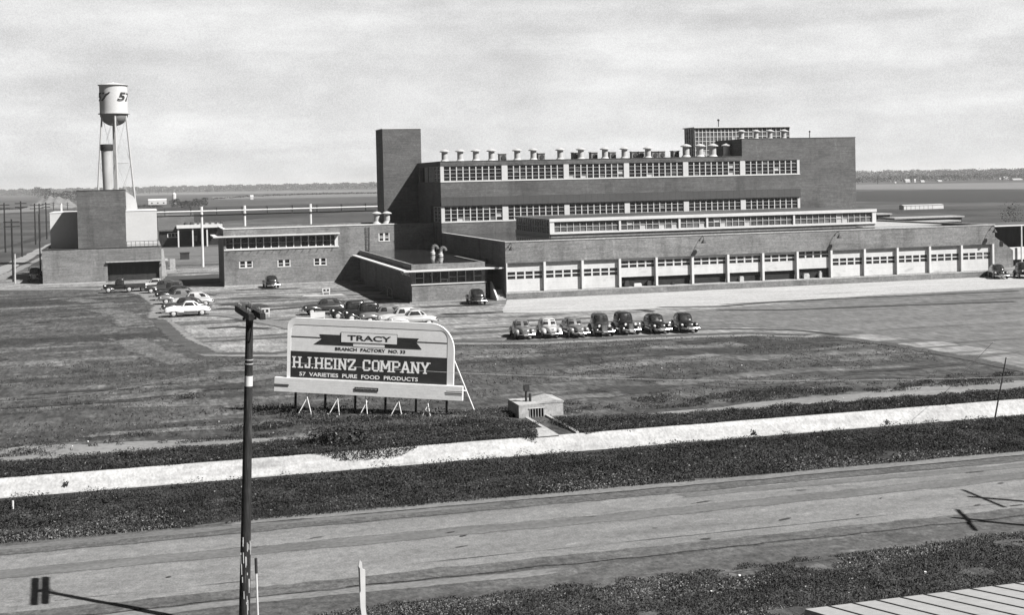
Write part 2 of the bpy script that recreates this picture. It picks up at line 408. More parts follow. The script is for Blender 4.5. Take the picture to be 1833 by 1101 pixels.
# lot, apron, paths
LOT = [(1.2,134.5),(2.0,150),(0.5,166),(-2,176),(-9,181),(-30,190),(-60,200),(-60,225),(160,225),(400,225),(400,62),(62,66.5),(54.5,71.5),(54.6,79),(54.2,86),(52.5,93),
       (48,97),(40,98.4),(30,99.6),(23,102.8),(15,104),(10,101),(5.2,103.5),(3.2,114),(2.2,126)]
sheet('gravel_lot', LOT, .012, M_lot, .5, 1.5, 5)
sheet('asphalt_lot', [(41,105.5),(50,101.5),(55.6,95),(58.5,86),(59,78),(59,72),(66,67),(400,64),(400,121.5),(90,121.5),(72,121.8),(60,118.2),(50,116.5),(42,112)], .024, M_lot2, .45, 1.5, 6)
sheet('concrete_apron', [(38.0,137.0),(34.0,124.0),(37.5,121.6),(45,120.7),(56,119.6),(66,121.6),(77,122.6),(100,122.2),(400,120),(400,137.0)], .036, M_conc, .12, 2, 7)
sheet('concrete_walk', [(24.2,150.5),(27.0,144.5),(27.0,149.5),(26.0,151.8)], .036, M_conc)
sheet('yard_walk', [(17.2,152.2),(26.6,152.2),(27.6,155.2),(18.2,155.2)], .03, M_conc, .1, 1, 9)
sheet('kerb_walk', [(-14,191.2),(-5.2,191.2),(-5.2,192.8),(-14,192.8)], .036, M_conc)
sheet('dirt_path', [(-60,66.9),(8,66.8),(17,66.0),(17,66.9),(8,67.6),(-1,69.8),(-6,70.6),(-60,70.8)], .014, M_path, .25, .9, 10)
sheet('canal_bank_path', [(22,66.3),(40,65.8),(60,65.6),(160,65.6),(160,68.2),(52,68.6),(44,69.2),(36,68.2),(28,67.2)], .014, M_path, .3, .9, 11)
soft_ribbon('lot_border', [(p[0], p[1]) for p in LOT[:7]][::1], 1.6, .030, M_grv)
soft_ribbon('lot_border', [(p[0], p[1]) for p in LOT[15:]]+[LOT[0]], 1.5, .031, M_grv)
soft_ribbon('lot_border', [(p[0]-.5, p[1]+1.2) for p in LOT[15:]]+[LOT[0]], 1.0, .033, M_grs)
soft_ribbon('lot_border', [(p[0], p[1]-.3) for p in LOT[11:16]], .9, .034, M_grs)
for pts, w in (([(6,99),(12,96),(20,97),(30,95)], 2.2), ([(-2,120),(0.5,108),(3,98)], 2.0), ([(4,88),(9,91),(16,89)], 1.6), ([(26,84),(36,86),(46,84)], 1.8), ([(24,92),(34,94),(44,91)], 1.5),
               ([(-2,82),(4,80),(7,82)], 1.4), ([(30,76),(42,78),(50,76)], 1.4), ([(-5,150),(-2,140),(-1,128)], 2.2), ([(10,101),(16,99),(24,99)], 1.8), ([(-4,72.5),(2,72.3),(8,71.8)], .9), ([(-9,165),(-5,158),(-4,150)], 2.0)):
    soft_ribbon('worn_patch', pts, w, .016+.001*len(pts), M_wpatch)
M_dgrass = mat('rank_grass', .022, .95, [((.3, .3, 1), .4), ((1.5, .5, 1), .7), ((5, 1.2, 1), .7)], fade=(.35, .5, 1))
_r = random.Random(23)
for k in range(46):
    y = _r.uniform(71.5, 100) if k % 3 else _r.uniform(100, 170); x0 = _r.uniform(-8, 50) if y < 95 else _r.uniform(-12, 0)
    if y > 95 and x0 > 1: continue
    L_ = _r.uniform(3, 12) if y < 95 else _r.uniform(2, 5)
    if y < 95 or k % 3 == 0: soft_ribbon('worn_patch' if k % 2 else 'rank_patch', [(x0-L_/2, y+_r.uniform(-.8,.8)), (x0, y+_r.uniform(-.6,.6)), (x0+L_/2, y+_r.uniform(-.8,.8))], _r.uniform(.5, 2.0), .0185+.0004*k, M_wpatch if k % 2 else M_dgrass)
def ribbon(name, pts, w, z, m):
    g = MB(); L = []
    P = [Vector(p) for p in pts]
    # resample smooth
    Q = []
    for i in range(len(P)-1):
        p0 = P[max(i-1,0)]; p1 = P[i]; p2 = P[i+1]; p3 = P[min(i+2, len(P)-1)]
        for k in range(8):
            t = k/8; Q.append(.5*((2*p1)+(p2-p0)*t+(2*p0-5*p1+4*p2-p3)*t*t+(3*p1-p0-3*p2+p3)*t**3))
    Q.append(P[-1])
    for i, q in enumerate(Q):
        d = (Q[min(i+1, len(Q)-1)]-Q[max(i-1,0)]).normalized(); nrm = Vector((-d.y, d.x)); ww = w*(.6+.5*rnd.random())
        L += [(q.x+nrm.x*ww, q.y+nrm.y*ww, z), (q.x-nrm.x*ww, q.y-nrm.y*ww, z)]
    g.add(L, [(2*i, 2*i+1, 2*i+3, 2*i+2) for i in range(len(Q)-1)])
    return struct(g, name, m)
M_rut = mat('wheel_rut', .026, .95, [((1, 2, 1), .4), ((5, 5, 1), .3)])
t1 = [gz(1060,664).xy, gz(1120,678).xy, gz(1200,684).xy, gz(1300,694).xy, gz(1420,694).xy, gz(1560,676).xy, gz(1700,681).xy, gz(1833,672).xy]
ribbon('wheel_rut', t1, .22, .018, M_rut)
ribbon('wheel_rut', [p+Vector((.4, 1.5)) for p in t1], .13, .018, M_rut)
ribbon('wheel_rut', [gz(u, v).xy for u, v in ((1290,546),(1380,541),(1500,539),(1650,531),(1833,526))], .35, .05, M_lot2)
ribbon('wheel_rut', [gz(u, v).xy for u, v in ((905,610),(1000,604),(1150,596),(1290,590),(1420,592),(1500,600))], .3, .05, M_rut)
# left: railway track and field roads
ribbon('railway_ballast', [gz(u, v).xy for u, v in ((-60,512),(0,485),(45,462),(88,441),(120,426))], 1.5, .02, M_rail)
ribbon('railway_ballast', [gz(u, v).xy for u, v in ((-60,530),(20,489),(60,469),(100,450))], .8, .03, M_path)
ribbon('ditch_line', [gz(u, v).xy for u, v in ((-40,452),(30,438),(60,428),(100,412),(135,398))], 1.6, .02, M_dark_crop)
# yard behind the office block: faint track lines
for k, v in enumerate((458, 470, 492)):
    ribbon('yard_track', [gz(u, vv).xy for u, vv in ((300, v+3), (345, v+1), (398, v-2))], .35, .03, M_rail)
sheet('dark_yard_ground', [tuple(gz(u, v).xy) for u, v in ((292,500),(300,492),(345,494),(400,488),(400,506),(330,512))], .02, mat('damp_earth', .03, .95, [((1,1,1), .3)]), .2, 1.5, 14)
# fields toward the horizon
def far_sheet(name, pix, z, m): sheet(name, [tuple(gz(u, v).xy) for u, v in pix], z, m)
far_sheet('dark_crop_strip', [(1450,342),(2300,342),(2300,365),(1833,362),(1450,360)], .05, M_dark_crop)
far_sheet('stubble_strip', [(1450,331),(2300,321),(2300,338),(1450,339)], .04, M_light_field)
far_sheet('pale_field', [(240,346),(700,339),(700,343),(240,350)], .04, M_light_field)
far_sheet('pale_field', [(380,352),(690,346),(690,351),(380,357)], .04, M_light_field)
far_sheet('dark_crop_strip', [(270,372),(690,362),(690,367),(280,384)], .05, M_dark_crop)
far_sheet('dark_crop_strip', [(288,384),(560,374),(680,368),(680,376),(560,384),(400,396),(288,400)], .05, mat('mid_crop', .014, .95, [((.05,.1,1), .3)]))
far_sheet('pale_field', [(0,375),(70,372),(70,378),(0,382)], .04, M_light_field)

M_wetp = mat('damp_patch', .028, .8, GV, fade=(.25, .9, 1))
def pribbon(pix, w, z=.05, m=None): soft_ribbon('damp_patch', [tuple(gz(u, v).xy) for u, v in pix], w, z, m or M_wetp)
for k, (pix, w) in enumerate((([(400,521),(440,519),(500,518),(545,516)], 1.0), ([(370,548),(410,545),(450,547),(470,552)], 2.0), ([(380,552),(470,556),(560,549),(590,545)], .9), ([(395,573),(440,574),(500,570)], .8),
        ([(560,545),(610,541),(640,540)], .5), ([(740,552),(800,549),(870,547),(905,545)], .7), ([(770,563),(840,562),(905,559)], .7), ([(700,575),(800,568),(860,566)], .4), ([(350,590),(420,586),(500,590)], .8),
        ([(1110,556),(1150,555),(1172,560)], .6), ([(905,575),(1000,573),(1100,568)], .35), ([(1170,551),(1290,549),(1400,540),(1560,533),(1833,521)], .45), ([(1270,556),(1400,556),(1600,548),(1833,540)], .5),
        ([(300,523),(360,527),(390,530)], .8), ([(330,545),(350,549),(380,553)], .8))): pribbon(pix, w, .05+.001*k)
for k, (pix, w) in enumerate((([(300,560),(420,566),(520,585),(560,595)], 1.6), ([(560,528),(620,524),(640,530)], 1.4), ([(800,590),(900,585),(1000,580),(1200,572)], 1.0), ([(400,535),(480,530),(560,534)], 1.2))): pribbon(pix, w, .07+.001*k, M_pale)
sheet('yard_ground', [(-3,226),(40,226),(44,262),(30,290),(0,296),(-4,262)], .03, mat('yard_dirt', .085, .95, [((.1,.4,1), .4), ((1,2,1), .4)]), .6, 3, 15)
# ------------------------------------------------------------ vegetation as leaf meshes
def fastmesh(name, V, F, mats, mi=None):
    me = bpy.data.meshes.new(name); nv = len(V); nf = len(F); k = F.shape[1]
    me.vertices.add(nv); me.vertices.foreach_set('co', V.astype(np.float32).ravel())
    me.loops.add(nf*k); me.loops.foreach_set('vertex_index', F.astype(np.int32).ravel())
    me.polygons.add(nf); me.polygons.foreach_set('loop_start', np.arange(0, nf*k, k, dtype=np.int32))
    for m in mats: me.materials.append(m)
    if mi is not None: me.polygons.foreach_set('material_index', mi.astype(np.int32))
    me.update(calc_edges=True); me.validate()
    o = bpy.data.objects.new(name, me); COL.objects.link(o); return o
RG = np.random.default_rng(11)
def leaves(C, size, flat=.5, aspect=1.0):
    """C: (n,3) centres, size: (n,) half lengths -> quads with random attitude"""
    n = len(C)
    a = RG.normal(size=(n, 3)); a[:, 2] *= flat; a /= np.linalg.norm(a, axis=1)[:, None]
    b = RG.normal(size=(n, 3)); b[:, 2] *= flat; b -= (b*a).sum(1)[:, None]*a; b /= np.linalg.norm(b, axis=1)[:, None]
    s = size[:, None]
    P = np.stack([C-a*s, C+b*s*.5*aspect, C+a*s, C-b*s*.5*aspect], 1).reshape(-1, 3)
    F = np.arange(4*n).reshape(n, 4)
    return P, F
def vnoise(x, y, seed=0):
    r = np.random.default_rng(seed); T = r.random((64, 64))
    xi = np.floor(x).astype(int); yi = np.floor(y).astype(int); fx = x-xi; fy = y-yi
    fx = fx*fx*(3-2*fx); fy = fy*fy*(3-2*fy)
    g_ = lambda i, j: T[i % 64, j % 64]
    return (g_(xi, yi)*(1-fx)+g_(xi+1, yi)*fx)*(1-fy)+(g_(xi, yi+1)*(1-fx)+g_(xi+1, yi+1)*fx)*fy
def weed_patch(name, x0, x1, ylo, yhi, dens, h, size, pale=.05, clump=.5, thr=.0, seed=1, m=None, palef=None, mounds=0, mh=1.0):
    """clumpy leafy growth between the curves ylo(x), yhi(x)"""
    area = (x1-x0)*8; n = int(area*dens)
    x = RG.uniform(x0, x1, n); y = RG.uniform(ylo(x).min(), yhi(x).max(), n)
    e = (vnoise(x*1.1, y*1.1, seed+5)-.5)*.7
    keep = (y > ylo(x)+e*.5) & (y < yhi(x)+e)
    c = vnoise(x*clump, y*clump*1.6, seed)*.6+vnoise(x*clump*3.1, y*clump*4, seed+1)*.4
    keep &= c > thr; x, y, c = x[keep], y[keep], c[keep]
    hh = h*(.25+1.5*np.clip(c-.15, 0, 1)**1.3)
    z = hh*RG.random(len(x))**.7
    # leaves gather on top of clumps
    s = size*RG.uniform(.5, 1.4, len(x))
    if mounds:
        cx = RG.uniform(x0, x1, mounds); cy = RG.uniform(float(ylo(x).min()), float(yhi(x).max()), mounds)
        kk = (cy > ylo(cx)+.25) & (cy < yhi(cx)-.85) & (vnoise(cx*.25, cy*.5, seed+9) > .3); cx, cy = cx[kk], cy[kk]
        cr = RG.uniform(.18, .6, len(cx)); ch_ = cr*RG.uniform(.45, .95, len(cx))*mh; per = (cr**2*520).astype(int)+14
        ii = np.repeat(np.arange(len(cx)), per); u = RG.normal(size=(len(ii), 3)); u /= np.linalg.norm(u, axis=1)[:, None]; u[:, 2] = np.abs(u[:, 2])
        rr_ = RG.uniform(.75, 1.08, len(ii))
        mx = cx[ii]+u[:, 0]*cr[ii]*rr_*1.2; my = cy[ii]+u[:, 1]*cr[ii]*rr_; mz = u[:, 2]*ch_[ii]*rr_
        x = np.concatenate([x, mx]); y = np.concatenate([y, my]); z = np.concatenate([z, mz]); s = np.concatenate([s, size*RG.uniform(.6, 1.3, len(ii))]); hh = np.concatenate([hh, mz*0+.12])
    nb = len(c); z = z-np.clip(YC1-.05-y, 0, 9)*.62*((y > YC0+.3) & (y < YC1))
    P, F = leaves(np.stack([x, y, z+.02], 1), s, .42)
    k = (RG.random(len(x)) < .38) & (np.arange(len(x)) < nb)                      # grass blades standing among the leaves
    i4 = np.repeat(k, 4); B = np.stack([x, y, np.minimum(z, 0)], 1); hgt = (.03+hh*RG.uniform(.3, .95, len(x))); a = RG.uniform(0, 6.28, len(x)); wd = .011+.012*RG.random(len(x))
    T = B+np.stack([RG.normal(size=len(x))*.35*hgt, RG.normal(size=len(x))*.35*hgt, hgt], 1); W_ = np.stack([np.cos(a)*wd, np.sin(a)*wd, a*0], 1)
    PB = np.stack([B-W_, B+W_, T+W_*.2, T-W_*.2], 1).reshape(-1, 3); P = np.where(i4[:, None], PB, P)
    pp = np.full(len(x), pale)
    if palef is not None: pp = palef(x, y)
    mi = (RG.random(len(x)) < pp).astype(int)
    o = fastmesh(name, P, F, [m or M_weed, M_weed_lt], mi); o['kind'] = 'stuff'
    return o
A = lambda f: (lambda x: np.broadcast_to(np.asarray(f(x), float), x.shape))
def seg(pts):
    px = np.array([p[0] for p in pts]); py = np.array([p[1] for p in pts])
    return lambda x: np.interp(x, px, py)
def pale_road(x, y):
    b = vnoise(x*.28+3, y*.5, 77); near = np.clip((53.6-y)/2.5, 0, 1)
    return np.clip((b-.5)*1.6, 0, .4)*near+.01
weed_patch('roadside_weeds', -8, 52, A(lambda x: 51.2+0*x), A(lambda x: 58.5+0*x), 400, .20, .045, mounds=1300, mh=1.25, palef=pale_road, clump=.4, thr=.20, seed=21)
bank_lo = seg([(-12,63.1),(4,63.1),(7.2,63.0),(8.6,62.5),(11.2,62.4),(12.9,63.1),(18,63.1),(18.7,62.7),(19.0,63.2),(19.7,66.5),(20.6,66.8),(21.1,63.3),(21.6,62.8),(22.6,63.1),(80,63.1)])
bank_hi = seg([(-12,66.9),(6,66.9),(9,67.2),(12,68.4),(18.9,68.4),(19,68.0),(19.7,66.8),(20.9,67),(21.0,67.6),(24,66.4),(30,66.0),(60,65.7)])
weed_patch('canal_bank_weeds', -10, 62, bank_lo, bank_hi, 400, .24, .05, mounds=650, mh=.9, pale=.02, clump=.5, seed=31)
weed_patch('billboard_weeds', 5.5, 19, A(lambda x: 70.5+0*x), A(lambda x: 78.0-(x-7)*.75), 160, .35, .07, pale=.06, clump=.45, thr=.40, seed=41)
weed_patch('field_edge_weeds', -9, 62, A(lambda x: 68.0+0*x), A(lambda x: 72.0+0*x), 110, .16, .05, mounds=120, mh=.7, pale=.05, clump=.35, thr=.52, seed=51)
weed_patch('verge_weeds', -6, 34, A(lambda x: 33.0+0*x), seg([(-6,33),(2.5,37.6),(4.5,39.2),(10,39.6),(14,39.4),(20,39.5),(34,40.0)]), 480, .12, .035, mounds=420, mh=.7, pale=.1, clump=.5, thr=.30, seed=61,
           palef=lambda x, y: np.clip((vnoise(x*.4, y*.8, 5)-.5)*1.3, .02, .35))
# field grass tufts, thin
def tufts(name, n, x0, x1, y0, y1, h, seed, m, inside=None):
    y = RG.uniform(y0, y1, n); x = RG.uniform(x0, x1, n)*1.0
    x = x*(y/y0)
    k = vnoise(x*.22, y*.4, seed) > .38
    k &= RG.random(n) < .9
    if inside is not None: k &= inside(x, y)
    x, y = x[k], y[k]; s = RG.uniform(.03, .085, len(x))*h
    P, F = leaves(np.stack([x, y, s*.5], 1), s, 1.2, .8)
    o = fastmesh(name, P, F, [m, M_weed_lt], (RG.random(len(x)) < .03).astype(int)); o['kind'] = 'stuff'; return o
lotx = [p for p in LOT]
def in_poly(x, y, poly):
    r = np.zeros(len(x), bool); n = len(poly)
    for i in range(n):
        x1, y1 = poly[i]; x2, y2 = poly[(i+1) % n]
        c = ((y1 > y) != (y2 > y)) & (x < (x2-x1)*(y-y1)/((y2-y1) or 1e-9)+x1); r ^= c
    return r
tufts('field_tufts', 34000, -12, 46, 68.8, 104, 1.1, 71, mat('grass_blades', .05, .9, [((.4,.6,1), .45), ((6,6,6), .6)]), lambda x, y: ~in_poly(x, y, LOT) & ~((y < 70.9) & (x < 8)))
sheet('verge_soil', [(-60,51.3),(80,51.3),(80,59.0),(-60,59.0)], .006, mat('dark_soil', .018, .95, [((.4, .8, 1), .6), ((3, 3, 1), .5)]), .15, 1.2, 17)
sheet('verge_soil', [(-60,63.2),(19,63.2),(19,66.4),(-60,66.4)], .006, MATS['dark_soil'], .1, 1.2, 18)
# bushes hanging over the canal edge: things one can count
def bush(name, label, x, y, r, h, n, group=None, m=None, z0=0):
    u = RG.normal(size=(n, 3)); u /= np.linalg.norm(u, axis=1)[:, None]
    rad = RG.random(n)**.4
    lump = 1+.35*np.sin(u[:, 0]*5+x)*np.cos(u[:, 1]*4+y)
    Cc = u*(rad*lump)[:, None]*np.array([r, r*.8, h*.6]); Cc[:, 2] = np.abs(Cc[:, 2]+h*.35)
    P, F = leaves(Cc, RG.uniform(.04, .09, n)*max(1, r*.9), .7)
    o = fastmesh(name, P, F, [m or M_weed, M_weed_lt], (RG.random(n) < .05).astype(int)); o.location = (x, y, z0)
    return tag(o, label, 'bush', group)
for i, (u, v, rr_, lb) in enumerate([(1322,752,.4,'small leafy bush on the far canal edge, straight below the parked cars'),
        (1430,748,.6,'round leafy bush hanging over the far canal edge right of the smaller bush'),
        (612,808,1.35,'broad low leafy bush spilling over the canal lining below the billboard'),
        (545,812,.5,'small leafy bush on the canal edge left of the broad spilling bush')]):
    p = gz(u, v-8); bush('bush', lb, p.x, p.y+.5, rr_, rr_*.75, 900 if rr_ < 1 else 4200)
for i, (u, v, lb) in enumerate([(116,870,'tiny dark weed growing on the white canal lining left of the utility pole'), (1349,776,'tiny dark weed on the canal lining below the round bush'), (1588,757,'tiny dark weed on the canal lining toward the right edge')]):
    p = gz(u, v, -.2); bush('weed', lb, p.x, p.y, .16, .3, 50, 'lone weeds on the canal lining', z0=-.3 if i else -.25)
# ------------------------------------------------------------ warehouse (low loading building)
YL = 137.3
wh = thing('warehouse', 'long low brick warehouse with a row of white overhead doors facing the lot', 'warehouse', (69, YL, 0))
DZ = .80
YB = 168.5
m = MB(); m.box(38, 100, YL, YL+.4, 4.0, 6.28); m.box(38, 38.35, YL+.4, YB, 0, 6.28); m.box(99.65, 100, YL+.4, YB, 0, 6.28)
m.box(38.35, 99.65, YL+.75, YL+.95, 0, 4.0); m.box(38, 100, YL, YL+.35, 0, DZ-.16)
part(m, 'wall', M_brick_lt, wh)
m = MB(); m.box(38.35, 99.65, YL+.4, 170, 6.0, 6.12); part(m, 'roof', M_wet, wh)
m = MB(); m.box(88, 99.65, 147.5, 168, 6.12, 6.16)
part(m, 'roof_gravel', M_conc, wh)
m = MB(); m.box(37.95, 100.05, YL-.05, YL+.42, 6.283, 6.40); m.box(37.95, 38.4, YL+.42, YB, 6.283, 6.37); m.box(99.6, 100.05, YL+.42, 170, 6.283, 6.37)
part(m, 'coping', M_conc, wh)
m = MB(); m.box(38, 100, YL-.02, YL+.7, DZ-.155, DZ); part(m, 'dock_slab', M_conc, wh)
PX = [38.05]+[38.05+i*(99.75-38.05)/14 for i in range(1, 15)]
for i, x in enumerate(PX):
    m = MB(); m.box(x-.13 if i else x, x+.13 if i < 14 else x+.12, YL-.04, YL+.5, DZ+.003, 3.998); part(m, 'door_post', M_white, wh)
for i in range(14):
    x0 = PX[i]+.14; x1 = PX[i+1]-.14
    raised = 3 <= i <= 8
    wz = (2.95, 3.72) if raised else (2.2, 3.0)
    if i == 8: wz = (3.2, 3.95)
    zt = 3.95 if raised else 3.62; zb = 1.85 if raised else DZ+.03
    if i == 8: zb = 1.95
    if i == 3: zb = 1.9
    m = MB(); m.box(x0, x1, YL+.32, YL+.42, zb, wz[0]); m.box(x0, x1, YL+.32, YL+.42, wz[1], zt) if zt > wz[1] else None
    wx0, wx1 = x0+.06, x1-.06
    m.box(x0, wx0, YL+.32, YL+.42, wz[0], wz[1]); m.box(wx1, x1, YL+.32, YL+.42, wz[0], wz[1])
    for k in (1, 2, 3):
        xx = wx0+(wx1-wx0)*k/4; m.box(xx-.09, xx+.09, YL+.325, YL+.415, wz[0], wz[1])
    zz = (wz[0]+wz[1])/2; m.box(wx0, wx1, YL+.33, YL+.41, zz-.05, zz+.05)
    d = part(m, 'overhead_door', M_door, wh)
    m = MB(); 
    for k in range(4):
        for q in range(2):
            t = rnd.uniform(-.008, .008)
            m.add([(wx0+(wx1-wx0)*k/4, YL+.40+t, wz[0]+(wz[1]-wz[0])*q/2), (wx0+(wx1-wx0)*(k+1)/4, YL+.40-t, wz[0]+(wz[1]-wz[0])*q/2),
                   (wx0+(wx1-wx0)*(k+1)/4, YL+.40-t, wz[0]+(wz[1]-wz[0])*(q+1)/2), (wx0+(wx1-wx0)*k/4, YL+.40+t, wz[0]+(wz[1]-wz[0])*(q+1)/2)], [(0,1,2,3)],
                   1 if (i == 13 and k >= 2) else 0)
    part(m, 'pane', [M_glass, M_glass_mid], d)
    if not raised:
        m = MB(); m.box(x0, x1, YL+.30, YL+.44, 3.63, 3.99); part(m, 'lintel', M_conc, wh)
    else:
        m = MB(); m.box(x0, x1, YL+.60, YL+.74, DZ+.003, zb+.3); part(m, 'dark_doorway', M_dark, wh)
for k, (x, w, h, mm) in enumerate([(51.9,.5,.7,M_dkmetal),(53.0,.9,.35,M_white),(54.6,.45,.6,M_dkmetal),(57.6,.3,.25,M_dkmetal),(76.2,.3,.8,M_pale_wood),(74.2,.7,.6,M_pale_wood),(66.0,.5,.6,M_pale_wood)]):
    m = MB(); m.box(x, x+w, YL+.15, YL+.5, DZ, DZ+h*.8); m.box(x+.05, x+w-.05, YL+.18, YL+.46, DZ+h*.8, DZ+h)
    solo(m, 'crate', mm, ['dark crate in the fourth door opening from the left', 'low white crate between two dark crates in the open doorway', 'dark crate right of the low white crate in the doorway',
          'small dark box on the dock edge under the fifth door', 'tall pale crate in the last raised doorway', 'wide pale crate in the last raised doorway', 'pale crate in the seventh doorway'][k], 'crate', origin=(x, YL+.3, DZ))
lamp_lb = ['leftmost gooseneck lamp on the warehouse wall near its dark corner', 'gooseneck lamp on the warehouse wall above the fifth and sixth raised doors',
           'gooseneck lamp on the warehouse wall above the first closed door right of the raised ones', 'gooseneck lamp at the right end of the warehouse wall']
for (x, lb) in zip((38.35, 61.0, 78.2, 99.3), lamp_lb):
    r = thing('wall_lamp', lb, 'lamp', (x, YL-.02, 5.7), group='gooseneck lamps on the warehouse wall', local=True)
    m = MB().path([(0,0,.0),(.08,-.12,.35),(.18,-.35,.5),(.16,-.65,.42),(.1,-.8,.2)], .035, 6); lpart(m, 'arm', M_dkmetal, r)
    m = MB().lathe((.1,-.8,-.15), [(.30,-.1),(.24,.06),(.1,.22),(.05,.36)], 12); lpart(m, 'shade', M_dkmetal, r)
# stair at the corner of the dock
st = thing('dock_stair', 'white concrete steps with a sloping cheek wall at the dark corner of the warehouse', 'stairs', (37.0, 139, 0))
m = MB()
for k in range(6): m.box(37.05, 37.95, 137.2+k*.33, 139.6, .003+k*.17, .17+k*.17)
part(m, 'steps', M_conc, st)
m = MB(); m.prism([(137.0, 0), (139.8, 0), (139.8, 1.9), (139.3, 1.75), (137.0, .25)], 'x', 36.85, 37.04); part(m, 'cheek_wall', M_white, st)

# ------------------------------------------------------------ glazed monitor on the warehouse roof
mo = thing('roof_monitor', 'long glazed clerestory with white fascia on the warehouse roof', 'clerestory', (68, 149, 6.12))
m = MB(); m.box(46.8, 90.8, 149.0, 163.9, 8.18, 8.34); part(m, 'roof', M_roof, mo)
m = MB(); m.box(46.75, 90.85, 148.85, 149.0, 7.98, 8.36); m.box(46.7, 46.8, 149.0, 163.9, 8.18, 8.36); part(m, 'fascia', M_white, mo)
m = MB(); m.box(46.8, 90.8, 148.9, 149.1, 6.48, 6.68); m.box(46.8, 47.0, 149.1, 163.9, 6.13, 6.6); part(m, 'sill', M_white, mo)
m = MB(); m.box(46.85, 90.8, 149.1, 149.3, 6.125, 6.48); m.box(90.6, 90.8, 149.3, 163.9, 6.13, 8.17); part(m, 'wall', M_conc, mo)
for x in (46.8, 55.6, 63.4, 67.1, 79.0, 90.25):
    m = MB(); m.box(x, x+(.55 if x in (46.8, 90.25) else .25), 148.93, 149.2, 6.685, 7.975); part(m, 'post', M_white, mo)
prev = 47.35
for k, x in enumerate((55.6, 63.4, 67.1, 79.0, 90.25)):
    nx = max(3, int((x-prev)/.8)); grid_window(mo, prev+.02, x-.02, 149.12, 6.69, 7.96, nx, 2, .07, .05, M_frame, M_glass_mid, .25, 100+k, .05, .05); prev = x+.25
m = MB()
for k in range(15): m.box(46.82, 46.95, 149.2+k*1.0, 149.28+k*1.0, 6.61, 8.17)
m.box(46.84, 46.93, 149.1, 163.8, 7.3, 7.36)
w_ = part(m, 'side_window', M_frame, mo); m = MB(); m.add([(46.9,149.1,6.6),(46.9,163.9,6.6),(46.9,163.9,8.18),(46.9,149.1,8.18)], [(0,1,2,3)]); part(m, 'pane', M_glass_mid, w_)

# ------------------------------------------------------------ main factory block
YM = 168.5; YR = 200.0
fb = thing('factory_building', 'large brick factory block with two long bands of steel windows', 'factory', (68, YM, 0))
m = MB()
m.box(38, 81.55, YM, YM+.5, 15.12, 15.72); m.box(81.55, 90.55, YM, YM+.5, 15.12, 18.2); m.box(90.55, 99.5, YM, YM+.5, 6.1, 18.2)
m.box(38, 90.55, YM, YM+.5, 10.98, 13.08)
m.box(38, 90.55, YM, YM+.5, 6.05, 7.62)
m.box(38, 38.4, YM+.5, 173.5, 15.12, 15.72); m.box(38, 38.4, 181.5, YR, 13.08, 15.72); m.box(38, 38.4, 173.5, 181.5, 15.12, 15.72)
m.box(38, 38.4, YM+.5, YR, 9.8, 13.08); m.box(38, 38.4, YM+.5, YR, .0, 7.62); m.box(38, 38.4, 175.0, YR, 7.62, 9.8)
m.box(99.1, 99.5, YM+.5, YR, 0, 18.2); m.box(38.4, 99.1, YR-.4, YR, 0, 15.72)
m.box(81.55, 81.9, YM+.5, 177.3, 15.72, 18.2); m.box(81.9, 99.1, 177.0, 177.3, 15.72, 18.2)
part(m, 'wall', M_brick, fb)
m = MB(); m.box(38.4, 99.1, YM+.5, YR-.4, 15.45, 15.55); m.box(81.9, 99.1, YM+.5, 177.0, 17.9, 18.0); part(m, 'roof', M_roof_lt, fb)
m = MB(); m.box(37.96, 81.55, YM-.04, YM+.54, 15.722, 15.79); m.box(81.5, 99.55, YM-.04, YM+.54, 18.203, 18.26); m.box(37.96, 38.44, YM+.54, YR, 15.722, 15.79); part(m, 'coping', M_brick_dk, fb)
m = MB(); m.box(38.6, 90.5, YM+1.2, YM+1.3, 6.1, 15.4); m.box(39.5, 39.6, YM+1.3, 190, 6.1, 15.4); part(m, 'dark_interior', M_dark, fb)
BAYS = [(38.44,46.39),(47.17,55.10),(55.81,63.8),(64.54,72.57),(73.33,81.24),(82.01,90.13)]
for k, (a, b) in enumerate(BAYS):
    grid_window(fb, a, b, YM+.16, 13.14, 15.1, 9, 4, .14, .038, M_frame, M_glass, .16, k, .05)
    grid_window(fb, a, b, YM+.16, 7.76, 9.76, 9, 4, .14, .038, M_frame, M_glass, .08, 20+k, .05)
ends = [38.0]+[x for ab in BAYS for x in ab]+[90.55]
for k in range(0, len(ends), 2):
    for za, zb in ((13.14, 15.115), (7.76, 9.79)):
        m = MB(); m.box(ends[k]+(.003 if k == 0 else 0), ends[k+1], YM+.02, YM+.4, za, zb); part(m, 'pier', M_whitew, fb)
m = MB(); m.box(37.97, 90.56, YM-.06, YM+.42, 13.0, 13.13); part(m, 'sill', M_white, fb)
m = MB(); m.box(37.97, 90.56, YM-.06, YM+.42, 7.62, 7.75); part(m, 'sill', M_white, fb)
m = MB(); m.prism([(YM-.16, 9.84), (YM-.12, 9.78), (YM+.3, 9.8), (YM+.3, 10.97), (YM-.05, 10.97)], 'x', 38.0, 90.55); part(m, 'louvre_hood', M_louv, fb)
for (ya, yb, za, zb) in ((173.9,175.9,13.1,15.1),(177.2,178.6,13.1,15.1),(169.0,173.0,13.1,15.1),(169.2,173.4,7.7,9.7)):
    m = MB()
    for q in (ya, (ya+yb)/2, yb): m.box(38.05, 38.2, q-.07, q+.07, za, zb)
    for q in range(5): m.box(38.07, 38.18, ya, yb, za+(zb-za)*q/4-.03, za+(zb-za)*q/4+.03)
    w_ = part(m, 'side_window', M_frame, fb); m = MB(); m.add([(38.2,ya,za),(38.2,yb,za),(38.2,yb,zb),(38.2,ya,zb)], [(0,1,2,3)]); part(m, 'pane', M_glass_mid, w_)
